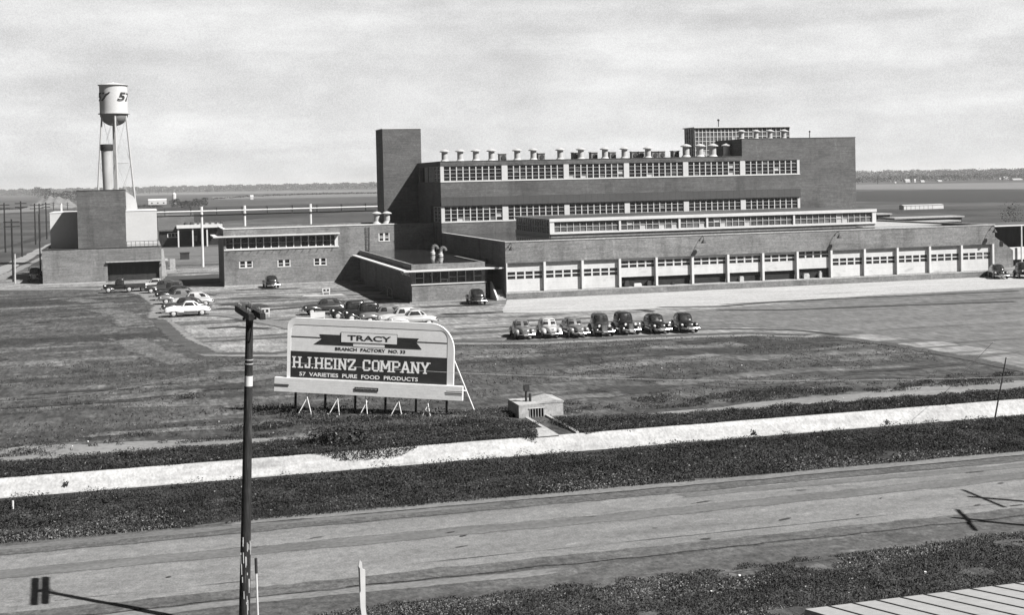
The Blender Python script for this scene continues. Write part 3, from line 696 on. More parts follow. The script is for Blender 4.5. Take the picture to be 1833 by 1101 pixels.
for y in (171.5, 176):
    for z0_, z1_ in ((.0, 0),):
        m = MB(); m.box(37.93, 38.0, y, y+.12, 4.2, 7.0); part(m, 'downpipe', M_dkmetal, fb)

# tall stair tower
tw = thing('stair_tower', 'tall windowless brick tower behind the left corner of the factory', 'tower', (35.7, 183, 0))
m = MB(); m.box(33.0, 38.53, 182.95, 188.4, 0, 20.72); part(m, 'wall', M_brick, tw)
m = MB(); m.box(32.96, 38.57, 182.91, 188.44, 20.723, 20.8); part(m, 'coping', M_cap, tw)

# glazed penthouse
ph = thing('roof_penthouse', 'glass walled rooftop penthouse with a white mullion grid above the factory', 'penthouse', (88, 182, 15.55))
PZ = 20.35
m = MB(); m.box(80.2, 96.4, 181.8, 186.2, PZ, PZ+.14); part(m, 'roof', M_white, ph)
for (xa, xb) in ((80.4, 88.4), (88.45, 96.2)):
    grid_window(ph, xa, xb, 182.1, 15.6, PZ-.003, 13 if xa < 81 else 10, 7, .09, .07, M_white, M_glass_mid, .12, int(xa), .06, .06)
m = MB(); m.box(80.41, 80.6, 182.3, 185.8, 15.6, PZ-.003); m.box(96.0, 96.19, 182.3, 185.8, 15.6, PZ-.003); m.box(80.6, 96.0, 185.6, 185.8, 15.6, PZ-.003); part(m, 'wall', M_glass_mid, ph)
m = MB()
for q in range(5): m.box(80.34, 80.41, 182.2+q*.9, 182.26+q*.9, 15.6, PZ-.003)
for q in range(6): m.box(80.35, 80.405, 182.2, 185.9, 15.9+q*.75, 15.95+q*.75)
part(m, 'side_bars', M_dkmetal, ph)
m = MB(); m.tube((85.2,184,PZ+.14), (85.2,184,PZ+1.2), .07, .07, 8); m.lathe((85.2,184,PZ+1.1), [(.14,0),(.2,.12),(.14,.3)], 8)
solo(m, 'vent_pipe', M_dkmetal, 'thin dark vent pipe standing on the penthouse roof', 'pipe', origin=(85.2,184,PZ+.14))
m = MB(); m.tube((95.2,174,18.0), (95.2,174,19.35), .06, .06, 8); m.lathe((95.2,174,19.2), [(.1,0),(.14,.1),(.1,.25)], 8)
solo(m, 'vent_pipe', M_dkmetal, 'thin dark vent pipe on the tall right end of the factory roof', 'pipe', origin=(95.2,174,18.0))

# roof ventilators
def make_vent(s=1.0):
    r = thing('roof_ventilator', 'x', 'ventilator', local=True)
    lpart(MB().lathe((0,0,0), [(.78*s,0),(.74*s,.12*s),(.44*s,.55*s),(.40*s,.6*s)], 16), 'curb', M_vent, r, True)
    lpart(MB().lathe((0,0,0), [(.43*s,.6*s),(.43*s,1.55*s)], 14), 'stack', M_vent, r, True)
    lpart(MB().lathe((0,0,0), [(.40*s,1.56*s),(.70*s,1.60*s),(.70*s,1.70*s),(.40*s,1.86*s),(.10*s,1.96*s)], 16), 'cap', M_vent, r)
    return r
vproto = make_vent(); vused = [0]
def put_vent(x, y, z, lb, grp, s=1.0):
    o = vproto if not vused[0] else copy_tree(vproto); vused[0] = 1
    o.location = (x, y, z); o.scale = (s, s, s); o['label'] = lb; o['group'] = grp
ROWU = [796,824,852,880,926,955,1003,1040,1083,1118,1160]
ordn = ['first','second','third','fourth','fifth','sixth','seventh','eighth','ninth','tenth','eleventh']
for k, u in enumerate(ROWU):
    p = gy(u, 285, 171.5)
    put_vent(p.x, 171.5, 15.5, f'tall capped ventilator, {ordn[k]} tall one from the left along the factory roof', 'tall ventilators along the factory roof', .98)
for k, (u, lb) in enumerate([(1228,'white ventilator on the factory roof right before the glass penthouse corner'),(1253,'white ventilator in front of the left end of the glass penthouse'),(1276,'white ventilator in front of the penthouse beside a white pipe'),(1301,'white ventilator partly in shade next to the raised roof end')]):
    p = gy(u, 275, 172.0); put_vent(p.x, 172.0, 15.5, lb, 'ventilators in front of the penthouse', 1.12)
for k, u in enumerate((1327,1353,1378,1403)):
    p = gy(u, 240, 170.6); put_vent(p.x, 170.6, 17.95, f'squat white ventilator on the raised roof end, {ordn[k]} of four from the left', 'ventilators on the raised roof end', .82)
for u, x, y, lb in ((668, 30.9, 177.2, 'left of the two white mushroom ventilators on the office wing roof'), (686, 32.2, 176.6, 'right of the two white mushroom ventilators on the office wing roof')):
    put_vent(x, y, 7.35, lb, 'mushroom ventilators on the office wing roof', .95)
# small gooseneck fans
def make_goose(mat_b, s=1.0, dark=False):
    r = thing('gooseneck_vent', 'x', 'vent', local=True)
    lpart(MB().lathe((0,0,0), [(.36*s,0),(.36*s,.35*s),(.26*s,.42*s),(.26*s,.75*s)], 12), 'base', M_vent, r, True)
    m = MB(); pts = [Vector((0,0,.7*s))]+[Vector((.34*s-.34*s*math.cos(t), 0, .8*s+.42*s*math.sin(t))) for t in [i*math.pi/7 for i in range(8)]]
    for a, b in zip(pts[:-1], pts[1:]): m.tube(a, b, .27*s, .27*s, 10)
    lpart(m, 'neck', mat_b, r, True); return r
g1 = make_goose(mat('shaded_vent_paint', .09, .7), 1.0); g1.location = (34.3, 157.5, 4.1); g1.scale = (.88,)*3; tag(g1, 'left of two curved white vents on the dark low office roof', group='curved vents on the low office roof')  # white vents whose necks carry shade as a darker grey colour
g2 = copy_tree(g1); g2.location = (34.2, 152.6, 4.1); g2['label'] = 'right of two curved white vents on the dark low office roof'
def make_fan():
    r = thing('roof_fan', 'x', 'vent', local=True)
    lpart(MB().box(-.38,.38,-.38,.38,0,.22), 'curb', M_vent, r)
    lpart(MB().box(-.42,.42,-.36,.36,.223,1.05), 'housing', mat('weathered_duct', .12, .7), r)
    lpart(MB().tube((.05,-.37,.62), (.05,-.44,.62), .28, .26, 14), 'fan_mouth', M_dkmetal, r)
    lpart(MB().box(-.5,.5,-.45,.45,1.053,1.12), 'cap', M_vent, r)
    return r
gd = make_fan(); first = True
for k, u in enumerate((968, 1062, 1030, 1135, 1183, 1208, 899, 1095, 1146, 1171)):
    p = gy(u, 280, 173); o = gd if first else copy_tree(gd); first = False
    o.location = (p.x, 173.0, 15.5); o.rotation_euler.z = .1*(k%3); o.scale = (1.15, 1.15, 1.15)
    tag(o, f'small grey curved roof fan, {ordn[k]} of the low ones among the tall factory ventilators'.replace('second of', 'next of') if k == 2 else f'small grey curved roof fan, number {k+1} from the left among the tall factory ventilators', group='small fans on the factory roof')
gl = sorted([o for o in bpy.data.objects if o.name.startswith('roof_fan') and o.location.z > 10], key=lambda o: o.location.x)
for k, o in enumerate(gl): o['label'] = f'small grey box roof fan, {ordn[k]} such fan from the factory roof left end'

# ------------------------------------------------------------ office wing (two storeys, behind the car park)
YA = 173.6
ad = thing('office_wing', 'two storey brick office wing with a ribbon window under a thin white canopy', 'office building', (20, YA, 0))
m = MB()
AX0, AX1 = 10.08, 38.0
WINS = [(12.0,13.75,2.35,3.22),(16.95,18.65,2.3,3.22),(21.7,23.4,2.3,3.25)]
RX0, RX1, RZ0, RZ1 = 10.35, 25.0, 4.86, 6.38
m.box(AX0, AX1, YA, YA+.35, 6.4, 7.48); m.box(RX1, 30.45, YA, YA+.35, 4.84, 6.4); m.box(31.95, AX1, YA, YA+.35, 4.84, 6.4); m.box(30.45, 31.95, YA, YA+.35, 6.35, 6.4); m.box(30.45, 31.95, YA, YA+.35, 4.84, 5.2)
m.box(AX0, AX1, YA, YA+.35, 3.26, 4.84); m.box(AX0, AX1, YA, YA+.35, 0, 2.28)
xs_ = [AX0]+[q for w in WINS for q in w[:2]]+[AX1]
for k in range(0, len(xs_), 2): m.box(xs_[k], xs_[k+1], YA, YA+.35, 2.28, 3.26)
m.box(AX0, AX0+.3, YA+.35, 186, 0, 7.48); m.box(AX0+.3, AX1, 185.7, 186, 0, 7.48); m.box(AX0+.003, RX0, YA, YA+.3, 4.84, 6.4)
part(m, 'wall', M_brick_lt, ad)
m = MB(); m.box(AX0+.3, AX1, YA+.35, 185.7, 7.2, 7.3); part(m, 'roof', M_roof_lt, ad)
m = MB(); m.box(AX0-.06, 33.0, YA-.06, YA+.4, 7.483, 7.6); m.box(AX0-.06, AX0+.36, YA+.4, 186, 7.483, 7.58); part(m, 'coping', M_cap, ad)
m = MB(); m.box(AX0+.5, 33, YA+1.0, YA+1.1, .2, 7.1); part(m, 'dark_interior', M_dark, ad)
m = MB(); m.box(8.75, 25.15, YA-.75, YA-.003, 6.46, 6.62); m.box(8.75, AX0-.003, YA-.003, 181, 6.46, 6.62); part(m, 'canopy', M_white, ad)
m = MB(); m.box(RX0-.25, RX1+.1, YA-.09, YA+.3, 4.70, 4.855); part(m, 'sill', M_white, ad)
grid_window(ad, RX0, RX1, YA+.2, RZ0, RZ1, 15, 2, .13, .03, M_white, M_glass, .06, 55, .06)
m = MB(); m.box(24.55, 25.0, YA+.02, YA+.2, 4.86, 6.38); part(m, 'window_post', M_white, ad)
m = MB()
for k in range(15): m.box(10.7+k*.97, 10.76+k*.97, YA-.35, YA-.01, 4.62, 4.66)
part(m, 'hinge_arms', M_dkmetal, ad)
for k, (a, b, c, d) in enumerate(WINS+[(30.45,31.95,5.22,6.34)]):
    m = MB(); m.box(a-.03, b+.03, YA-.05, YA+.1, c-.003, c+.12); m.box(a, a+.13, YA+.01, YA+.1, c+.12, d); m.box(b-.13, b, YA+.01, YA+.1, c+.12, d); m.box((a+b)/2-.13, (a+b)/2+.13, YA+.012, YA+.1, c+.12, d)
    m.box(a+.13, b-.13, YA+.03, YA+.1, (c+d)/2-.02, (c+d)/2+.05)
    if k == 3: m.box(a+.13, b-.13, YA+.03, YA+.1, c+.42, c+.47); m.box(a+.13, b-.13, YA+.03, YA+.1, d-.38, d-.33)
    w_ = part(m, 'small_window', M_white, ad)
    m = MB(); m.add([(a,YA+.12,c),(b,YA+.12,c),(b,YA+.12,d),(a,YA+.12,d)], [(0,1,2,3)]); part(m, 'pane', M_glass, w_)
m = MB(); m.box(AX0-.05, 27.5, YA-.12, YA-.003, 0, .14); part(m, 'plinth', M_conc, ad)
m = MB(); m.tube((28.75,YA-.12,4.1), (28.75,YA-.12,7.3), .035); m.tube((29.2,YA-.12,4.1), (29.2,YA-.12,7.3), .035)
for k in range(9): m.tube((28.75,YA-.12,4.3+k*.35), (29.2,YA-.12,4.3+k*.35), .025)
solo(m, 'wall_ladder', M_dkmetal, 'dark iron ladder fixed to the office wing wall below the ventilators', 'ladder', origin=(29,YA-.12,4.1))

# ------------------------------------------------------------ low office
YO = 138.56
of = thing('low_office', 'single storey brick office with wide windows under a white projecting canopy', 'office', (32, YO, 0))
m = MB(); m.box(27.8, 36.0, YO, YO+.3, 0, 1.92); m.box(27.8, 36.0, YO, YO+.3, 3.35, 4.18); m.box(27.8, 28.2, YO+.003, YO+.3, 1.92, 3.35); m.box(35.7, 36.0, YO+.003, YO+.3, 1.92, 3.35)
m.box(27.8, 28.1, YO+.3, YA-.13, 0, 4.18); m.box(35.7, 36.0, YO+.3, 152, 0, 4.18); m.box(36.0, 37.99, 145, 145.3, 0, 4.1)
part(m, 'wall', M_brick_lt, of)
m = MB(); m.box(28.1, 35.7, YO+.3, YA-.13, 3.95, 4.05); m.box(35.7, 37.99, 152, YA-.13, 3.95, 4.05); m.box(36.0, 37.99, 145.3, 152, 3.95, 4.05); part(m, 'roof', M_wet, of)
m = MB(); m.box(26.77, 37.9, YO-.95, YO-.003, 3.42, 3.56); m.box(26.77, 27.797, YO-.003, YA-.13, 3.42, 3.56); m.box(36.0, 37.9, YO-.003, 144.9, 3.42, 3.56); part(m, 'canopy', M_white, of)
m = MB(); m.box(27.72, 36.08, YO-.08, YO+.3, 1.923, 2.04); part(m, 'sill', M_white, of)
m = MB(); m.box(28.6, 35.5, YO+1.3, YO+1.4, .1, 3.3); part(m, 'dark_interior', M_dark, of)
grid_window(of, 28.2, 35.7, YO+.16, 2.05, 3.34, 8, 1, .09, .05, M_frame, M_glass, .0, 3, .06)
m = MB(); 
for xa in (28.26, 32.0, 33.0, 34.8): m.box(xa, xa+.8, YO+.1, YO+.15, 2.66, 2.71)
m.box(31.05, 31.75, YO+.08, YO+.15, 2.05, 2.15); m.box(31.05, 31.75, YO+.08, YO+.15, 2.4, 2.48); m.box(31.0, 31.08, YO+.08, YO+.15, 2.05, 2.48); m.box(31.72, 31.8, YO+.08, YO+.15, 2.05, 2.48)
part(m, 'window_bars', M_white, of)
m = MB(); m.box(27.5, 36.05, YO-.12, YO-.003, 0, .12); part(m, 'plinth', M_conc, of)
# wall lettering on the shaded side wall, near the corner
t = text_mesh('H.J.Heinz Co.', 5.2, .46, .03)
s = MB(); s.f = t.f; s.mi = t.mi
s.v = [(27.785+q[1], 144.6-q[0], 2.72+q[2]) for q in t.v]
part(s, 'wall_lettering', M_letw, of)
for k, y in enumerate((146.0, 149.0)):
    m = MB(); m.path([(27.0,y,0),(27.0,y,.9),(26.8,y-.1,1.15),(26.5,y-.3,1.25)], .05, 6)
    solo(m, 'entrance_rail', M_white, ['nearer white curved handrail in the shade by the low office wall', 'farther white curved handrail in the shade by the low office wall'][k], 'handrail', 'handrails by the low office', origin=(27.0, y, 0))

# ------------------------------------------------------------ power house
pw = thing('power_house', 'stepped power house of grey brick with white upper walls and a dark tower block', 'power house', (-5, 193, 0))
PYF = 193.0
m = MB(); m.box(-13.56, -4.9, PYF, PYF+.4, 0, 4.72); m.box(-4.9, 2.5, PYF, PYF+.4, 2.78, 4.72); m.box(-13.56, -13.2, PYF+.4, 215, 0, 4.72); m.box(2.15, 2.5, PYF+.4, 215, 0, 4.72)
m.box(-13.2, 2.15, 214.6, 215, 0, 4.72)
part(m, 'wall', M_brick_lt, pw)
m = MB(); m.box(-13.2, 2.15, PYF+.4, 214.6, 4.5, 4.6); part(m, 'roof', M_roof, pw)
m = MB(); m.box(-13.62, 2.56, PYF-.05, PYF+.45, 4.723, 4.8); m.box(-13.62,-13.15, PYF+.45, 215, 4.723, 4.79); part(m, 'coping', M_dkmetal, pw)
m = MB(); m.box(-8.9, -2.33, 196.5, 203, 4.603, 12.92); part(m, 'tower_block', M_brick, pw)
m = MB(); m.box(-8.94, -2.29, 196.46, 203.04, 12.923, 13.0); part(m, 'tower_coping', M_dkmetal, pw)
m = MB(); m.box(-12.9, -8.903, 201, 213, 4.603, 9.75); m.box(-8.9, -2.33, 203.05, 213, 4.603, 9.75); m.box(-2.327, 2.1, 201, 213, 4.603, 9.75); part(m, 'upper_wall', M_whitew, pw)
m = MB(); m.box(-12.95, -8.95, 200.95, 213.05, 9.753, 9.84); part(m, 'upper_coping', M_cap, pw)
m = MB(); m.box(-2.3, 2.15, 200.95, 213.05, 9.753, 9.84); part(m, 'upper_coping', M_cap, pw)
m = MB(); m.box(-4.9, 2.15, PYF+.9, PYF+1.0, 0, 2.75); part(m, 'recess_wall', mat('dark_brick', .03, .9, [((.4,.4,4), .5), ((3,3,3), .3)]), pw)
m = MB(); m.box(-5.05, 2.9, PYF-.3, PYF-.003, 2.72, 2.84); part(m, 'canopy', M_roof, pw)
m = MB(); m.box(-5.05, 2.9, PYF-.35, PYF-.303, 2.70, 2.86); part(m, 'canopy_edge', M_conc, pw)
m = MB()
for k in range(4): m.box(-4.7+k*1.75, -3.1+k*1.75, PYF+.84, PYF+.895, .02, 2.5)
part(m, 'dark_door', mat('dark_door', .018, .7, [((2,2,.6), .5)]), pw)
m = MB()
for k in range(8): m.tube((-2.2+k*.6, 193.6, 4.6), (-2.2+k*.6, 193.6, 5.55), .03)
for z in (5.1, 5.55): m.tube((-2.2,193.6,z), (2.0,193.6,z), .03)
m.tube((2.0,193.6,5.55), (2.0,200,5.55), .03); m.tube((-6.5,193.6,5.1), (-2.2,193.6,5.1), .02)
solo(m, 'roof_railing', M_dkmetal, 'thin dark pipe railing on the lower roof of the power house', 'railing', origin=(0,193.6,4.6))
m = MB(); m.box(-11.55, -11.3, 204, 204.25, 9.76, 10.9); m.lathe((-11.42,204.12,10.9), [(.12,0),(.05,.25)], 8)
solo(m, 'roof_finial', M_white, 'short white post on the left part of the power house roof', 'post', origin=(-11.4,204,9.76))
m = MB(); m.prism([(2.5,0),(3.3,0),(2.9,4.0),(2.5,4.0)], 'y', 200.5, 200.9)
solo(m, 'buttress', M_conc, 'pale sloping buttress against the right side of the power house', 'buttress', origin=(2.7,200.5,0))
m = MB().prism([(-2.25, 9.76), (-.6, 9.76), (-.75, 11.0), (-1.2, 11.9), (-2.25, 12.6)], 'y', 204.5, 206.5)
solo(m, 'roof_stair_head', M_whitew, 'white sloping stair head on the power house roof beside the dark tower block', 'stair head', origin=(-1.5,205,9.76))
# chimney
ch = thing('smokestack', 'pale steel smokestack with a black band at the top above the power house', 'chimney', (-4.9, 208.2, 9.7))
m = MB().lathe((-4.9,208.2,9.8), [(.62,0),(.70,3.5),(.82,9.2)], 20); part(m, 'stack', mat('stack_paint', .27, .8, [((1,1,.4), .2)]), ch, True)
m = MB().lathe((-4.9,208.2,9.8), [(.9,9.15),(.93,9.2),(.93,10.1),(.7,10.12)], 20); part(m, 'top_band', M_dkmetal, ch, True)

# ------------------------------------------------------------ water tower
wt = thing('water_tower', 'white elevated water tank on steel legs with a painted number', 'water tower', (-4.15, 235, 0))
WX, WY, WR = -4.15, 235.0, 2.33
m = MB().lathe((WX,WY,0), [(WR,26.0),(WR,30.85)], 40); part(m, 'tank', M_whitew, wt, True)
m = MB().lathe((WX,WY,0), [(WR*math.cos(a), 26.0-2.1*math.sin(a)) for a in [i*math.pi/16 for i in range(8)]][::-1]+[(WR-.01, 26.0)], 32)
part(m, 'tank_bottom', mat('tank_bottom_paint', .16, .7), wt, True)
m = MB().lathe((WX,WY,0), [(WR+.22,30.86),(WR+.22,30.95),(1.2,31.2),(.15,31.4),(.02,31.5)], 32); part(m, 'roof', M_whitew, wt)
m = MB().lathe((WX,WY,0), [(WR+.02,25.95),(WR+.3,25.96),(WR+.3,26.08),(WR+.02,26.09)], 32); part(m, 'balcony', M_metal, wt)
m = MB().tube((WX,WY,0), (WX,WY,24.2), .13, .15, 12); part(m, 'riser_pipe', M_metal, wt, True)
for k, a in enumerate((205, 275, 335, 95)):
    ca, sa = math.cos(R(a)), math.sin(R(a)); 
    m = MB().tube((WX+ca*4.3, WY+sa*4.3, 0), (WX+ca*2.15, WY+sa*2.15, 25.9), .19, .16, 8); part(m, 'leg', M_vent, wt, True)
angs = (205, 275, 335, 95)
for zz in (9.0, 17.5):
    rr_ = 4.3-2.15*zz/25.9; P_ = [Vector((WX+rr_*math.cos(R(a)), WY+rr_*math.sin(R(a)), zz)) for a in angs]
    m = MB()
    for k in range(4): m.tube(P_[k], P_[(k+1) % 4], .035)
    part(m, 'strut', M_metal, wt)
m = MB()
for z0_, z1_ in ((0.2, 9.0), (9.0, 17.5), (17.5, 25.6)):
    for k in range(4):
        ra = 4.3-2.15*z0_/25.9; rb = 4.3-2.15*z1_/25.9; a, b = R(angs[k]), R(angs[(k+1) % 4])
        m.tube((WX+ra*math.cos(a), WY+ra*math.sin(a), z0_), (WX+rb*math.cos(b), WY+rb*math.sin(b), z1_), .02, n=5)
        m.tube((WX+ra*math.cos(b), WY+ra*math.sin(b), z0_), (WX+rb*math.cos(a), WY+rb*math.sin(a), z1_), .02, n=5)
part(m, 'tie_rods', M_metal, wt)
def wrap57(cdeg):
    t = text_mesh('57', 2.9, 1.5, .03); s = MB(); s.f = t.f; s.mi = t.mi
    for (x, y, z) in t.v:
        x += (z-.7)*.35
        a = R(cdeg) + (x-1.45)/WR
        rr = WR+.09+(.01 if y < 0 else 0); s.v.append((WX+rr*math.sin(a), WY-rr*math.cos(a), 28.1+z))
    part(s, 'painted_number', M_signd, wt)
for c in (-52, 57, 147, 237): wrap57(c-1)

# ------------------------------------------------------------ pipe bridge in the yard
pb = thing('pipe_bridge', 'long white overhead pipe carried on tall white masts behind the office wing', 'pipe bridge', (20, 219, 0))
m = MB().tube((2.3,219,9.15), (38.5,219,9.15), .13, .13, 10); part(m, 'pipe', M_white, pb, True)
m = MB().tube((2.3,219.4,9.5), (38.5,219.4,9.5), .05, .05, 6).tube((2.3,219.5,8.45), (38.5,219.5,8.45), .1, .1, 6); part(m, 'thin_pipe', M_dkmetal, pb)
m = MB()
for k in range(9): m.box(3.5+k*4.1, 3.62+k*4.1, 218.9, 219.6, 8.4, 9.7)
part(m, 'hanger', M_dkmetal, pb)
for x in (9.35, 16.25, 27.05):
    m = MB().tube((x,219.1,0), (x,219.1,8.2), .2, .2, 8).tube((x,219.1,8.6), (x,219.1,9.9), .24, .24, 8); part(m, 'mast', M_white, pb)
    m = MB().tube((x,219.1,8.2), (x,219.1,8.6), .2, .2, 8); part(m, 'mast_band', M_dkmetal, pb)
# yard sheds
sh = thing('dark_shed', 'dark walled shed with a white window behind the power house', 'shed', tuple(gz(300, 440)))
b = gz(288, 440); e_ = gz(346, 438); yS = 300
x0 = gy(286, 430, yS).x; x1 = gy(347, 430, yS).x; zt_ = gy(300, 401, yS).z
m = MB().box(x0, x1, yS, yS+10, 0, zt_-1.6); part(m, 'wall', M_dark, sh)
m = MB().prism([(x0-.3, zt_-1.597), (x1+.3, zt_-1.597), (x1+.3, zt_-1.3), (x0-.3, zt_-1.3)], 'y', yS-.5, yS+10.5)
m.prism([(yS-.5, zt_-1.29), (yS+10.5, zt_-1.29), (yS+9, zt_+1.6), (yS+6, zt_+2.2)], 'x', x0-.3, x1+.3); part(m, 'roof', M_brick_dk, sh)
wl = gy(300, 417, yS); wr = gy(320, 425, yS)
m = MB(); W0, W1, Z1_, Z0_ = wl.x, wr.x, wl.z, wr.z
m.box(W0, W1, yS-.08, yS-.003, Z0_, Z0_+.15); m.box(W0, W1, yS-.08, yS-.003, Z1_-.15, Z1_)
for q in range(4): m.box(W0+(W1-W0)*q/3-.09, W0+(W1-W0)*q/3+.09, yS-.083, yS-.003, Z0_+.15, Z1_-.15)
part(m, 'window_frame', M_white, sh)
ls = thing('loading_shed', 'open sided loading shed with a pale deck roof behind the yard masts', 'shed', tuple(gz(356, 430)))
yS = 296; a_ = gy(316, 405, yS); b_ = gy(398, 404, yS); zr = gy(350, 404, yS).z
m = MB().box(a_.x, b_.x, yS, yS+20, zr-.35, zr); part(m, 'roof', M_conc, ls)
m = MB().box(a_.x, b_.x, yS-.2, yS-.003, zr-.5, zr+.25); part(m, 'fascia', M_white, ls)
m = MB(); k0 = 0
for q in range(7): m.box(a_.x+2+q*1.3, a_.x+2.5+q*1.3, yS+5, yS+7, zr+.003, zr+.7)
part(m, 'roof_boxes', M_brick_dk, ls)
for q in range(4):
    x = a_.x+.2+(b_.x-a_.x-.6)*q/3; m = MB().box(x, x+.3, yS+.1, yS+.4, 0, zr-.353); part(m, 'post', M_white, ls)
m = MB().box(a_.x+.8, b_.x-.3, yS+6, yS+6.3, 0, zr-.353); part(m, 'back_wall', M_dark, ls)
m = MB().box(a_.x+2.2, a_.x+4.6, yS+5.8, yS+5.997, 1.0, 2.3); part(m, 'pale_panel', M_conc, ls)
# transformer boxes
tb = thing('transformer', 'boxy transformer with a pale side panel on a slab right of the power house', 'transformer', tuple(gz(304, 487)))
c = gz(303, 486)
m = MB().box(c.x-1.0, c.x+1.1, c.y, c.y+1.8, 0, .25); part(m, 'slab', M_conc, tb)
m = MB().box(c.x-.7, c.x-.1, c.y+.4, c.y+1.5, .25, 1.75); m.box(c.x-.6, c.x-.2, c.y+.6, c.y+1.2, 1.75, 2.0); part(m, 'tank', M_metal, tb)
m = MB()
for q in range(4): m.box(c.x-.72+q*.19, c.x-.68+q*.19, c.y+.3, c.y+.4, .3, 1.7)
part(m, 'fins', M_dkmetal, tb)
m = MB().box(c.x+.15, c.x+.95, c.y+.3, c.y+1.4, .25, 1.85); part(m, 'cabinet', M_conc, tb)
c = gz(331, 465); m = MB().box(c.x-.8, c.x+.8, c.y, c.y+1.3, 0, 1.2); m.box(c.x-.9, c.x+.9, c.y-.1, c.y+1.4, 1.2, 1.32)
solo(m, 'bin', M_dkmetal, 'low dark bin in the yard left of the nearest white mast', 'bin', origin=(c.x, c.y, 0))
# right annex
an = thing('annex_shed', 'dark sided annex with a thin white roof edge beyond the right end of the warehouse', 'annex', (115, 150, 0))
m = MB().box(107.6, 130, 150, 150.25, 5.45, 5.62); part(m, 'roof_edge', M_white, an)
m = MB().box(107.6, 130, 150.25, 160, 5.45, 5.57); part(m, 'roof', M_brick_dk, an)
m = MB().box(108, 130, 158, 158.3, 0, 5.44); part(m, 'wall', mat('grey_boards', .05, .9, [((2,.3,.3), .3)]), an)
m = MB().box(113.4, 113.55, 150.02, 150.2, 0, 5.44); part(m, 'post', M_white, an)
ga = thing('lean_to', 'pale grey lean-to with sloping top and small dark window beside the warehouse end', 'lean-to', (109, 152, 0))
m = MB().prism([(104.5,0),(111.3,0),(111.3,2.3),(108.5,4.2),(104.5,5.2)], 'y', 149.0, 149.35); part(m, 'wall', M_brick_lt, ga)
m = MB().box(109.25, 109.75, 148.95, 148.997, 2.9, 3.6); part(m, 'window', M_glass, ga)
# long roofs in the distance behind the warehouse
def farbox(name, lb, cat, u0, v0, u1, v1, y, dep, mm, wallm=None, grp=None):
    a = gy(u0, v0, y); b = gy(u1, v1, y); r = thing(name, lb, cat, (a.x, y, 0), group=grp)
    m = MB().box(a.x, b.x, y-.3, y+dep, min(a.z, b.z)-.3, min(a.z, b.z)); part(m, 'roof', mm, r)
    m = MB().box(a.x+.5, b.x-.5, y, y+dep-.5, 0, min(a.z, b.z)-.303); part(m, 'wall', wallm or M_dark, r); return r
farbox('platform_roof', 'long low platform roof with a pale edge behind the warehouse, the longest one', 'platform roof', 1600, 389.5, 1725, 386, 262, 5, M_conc, grp='low roofs behind the warehouse')
farbox('platform_roof', 'short low pale roof just right of the clerestory end behind the warehouse', 'platform roof', 1568, 382.5, 1596, 381.5, 285, 5, M_conc, grp='low roofs behind the warehouse')
farbox('platform_roof', 'low pale roof in front of the longest one behind the warehouse', 'platform roof', 1640, 396.5, 1719, 393.5, 245, 4, M_conc, grp='low roofs behind the warehouse')
a = gy(1618, 368, 398); b = gy(1689, 366, 398)
r = thing('freight_car', 'long white boxcar standing in the field beyond the warehouse', 'boxcar', (a.x, 398, 0))
zb_ = gy(1650, 374.5, 398).z
m = MB().box(a.x, b.x, 398, 401, zb_, a.z-.1); part(m, 'body', M_white, r)
m = MB().prism([(398-.1,a.z-.097),(401.1,a.z-.097),(399.5,a.z+.25)], 'x', a.x-.1, b.x+.1); part(m, 'roof', M_conc, r)
m = MB()
for q in range(7): m.box(a.x+1+q*1.7, a.x+1.12+q*1.7, 397.95, 397.997, zb_+.1, a.z-.15)
part(m, 'ribs', M_brick_dk, r)
m = MB().box(a.x, b.x, 398.5, 400.5, 0, zb_-.003); part(m, 'underframe', M_dark, r)
# far farm buildings
def house(lb, u, vb, wpx, hpx, roofm=None, wallm=None, grp='far farm buildings', y=None, cat='farmhouse', rise=.5, win=0, name='farmhouse'):
    p = gz(u, vb); s_ = p.y/2340*1.05; w = wpx*s_; h = hpx*s_
    r = thing(name, lb, cat, (p.x, p.y, 0), group=grp)
    m = MB().box(p.x-w/2, p.x+w/2, p.y, p.y+w*.6, 0, h); part(m, 'wall', wallm or M_whitew, r)
    m = MB().prism([(p.y-.2*s_, h+.01), (p.y+w*.6+.2*s_, h+.01), (p.y+w*.3, h+h*rise)], 'x', p.x-w/2-.3*s_, p.x+w/2+.3*s_); part(m, 'roof', roofm or M_whitew, r)
    for k in range(win):
        x = p.x-w/2+w*(k+.6)/(win+.1); m = MB().box(x-.04*w, x+.04*w, p.y-.05, p.y-.003, h*.2, h*.5); part(m, 'opening', M_dark, r)
    return r
house('white barn with three dark doors beyond the power house', 282, 366, 29, 7, rise=.35, win=3, cat='barn', name='barn')
house('tiny white farmhouse in the far fields above the office wing', 451, 357, 5, 5)
house('largest of the white farmhouses among the dark trees on the right horizon', 1625, 326, 10, 4, M_metal)
house('small white farmhouse just right of the largest one on the right horizon', 1638, 326, 3.5, 4)
house('low white farm building between the dark trees on the right horizon', 1652, 326, 8, 2.5)
house('low grey farm building right of the dark trees on the horizon', 1683, 325, 9, 2)
house('white farmhouse, left one of the group near the right edge horizon', 1779, 321, 6, 3.5)
house('white farmhouse, middle one of the group near the right edge horizon', 1790, 321, 4, 3)
house('wide white farmhouse with gabled roof near the right edge horizon', 1801, 321, 10, 4)
house('long low white farm building at the right edge of the horizon', 1822, 322, 22, 2)
house('tiny white hut in the field left of the warehouse end horizon', 1603, 328, 3, 2)
silo = gz(312, 365); m = MB().lathe((silo.x, silo.y, 0), [(silo.y/2340*3.5, 0), (silo.y/2340*3.5, silo.y/2340*17), (.5, silo.y/2340*20)], 12)
solo(m, 'silo', M_whitew, 'pale round silo beside the dark bushes beyond the power house', 'silo', origin=tuple(silo))
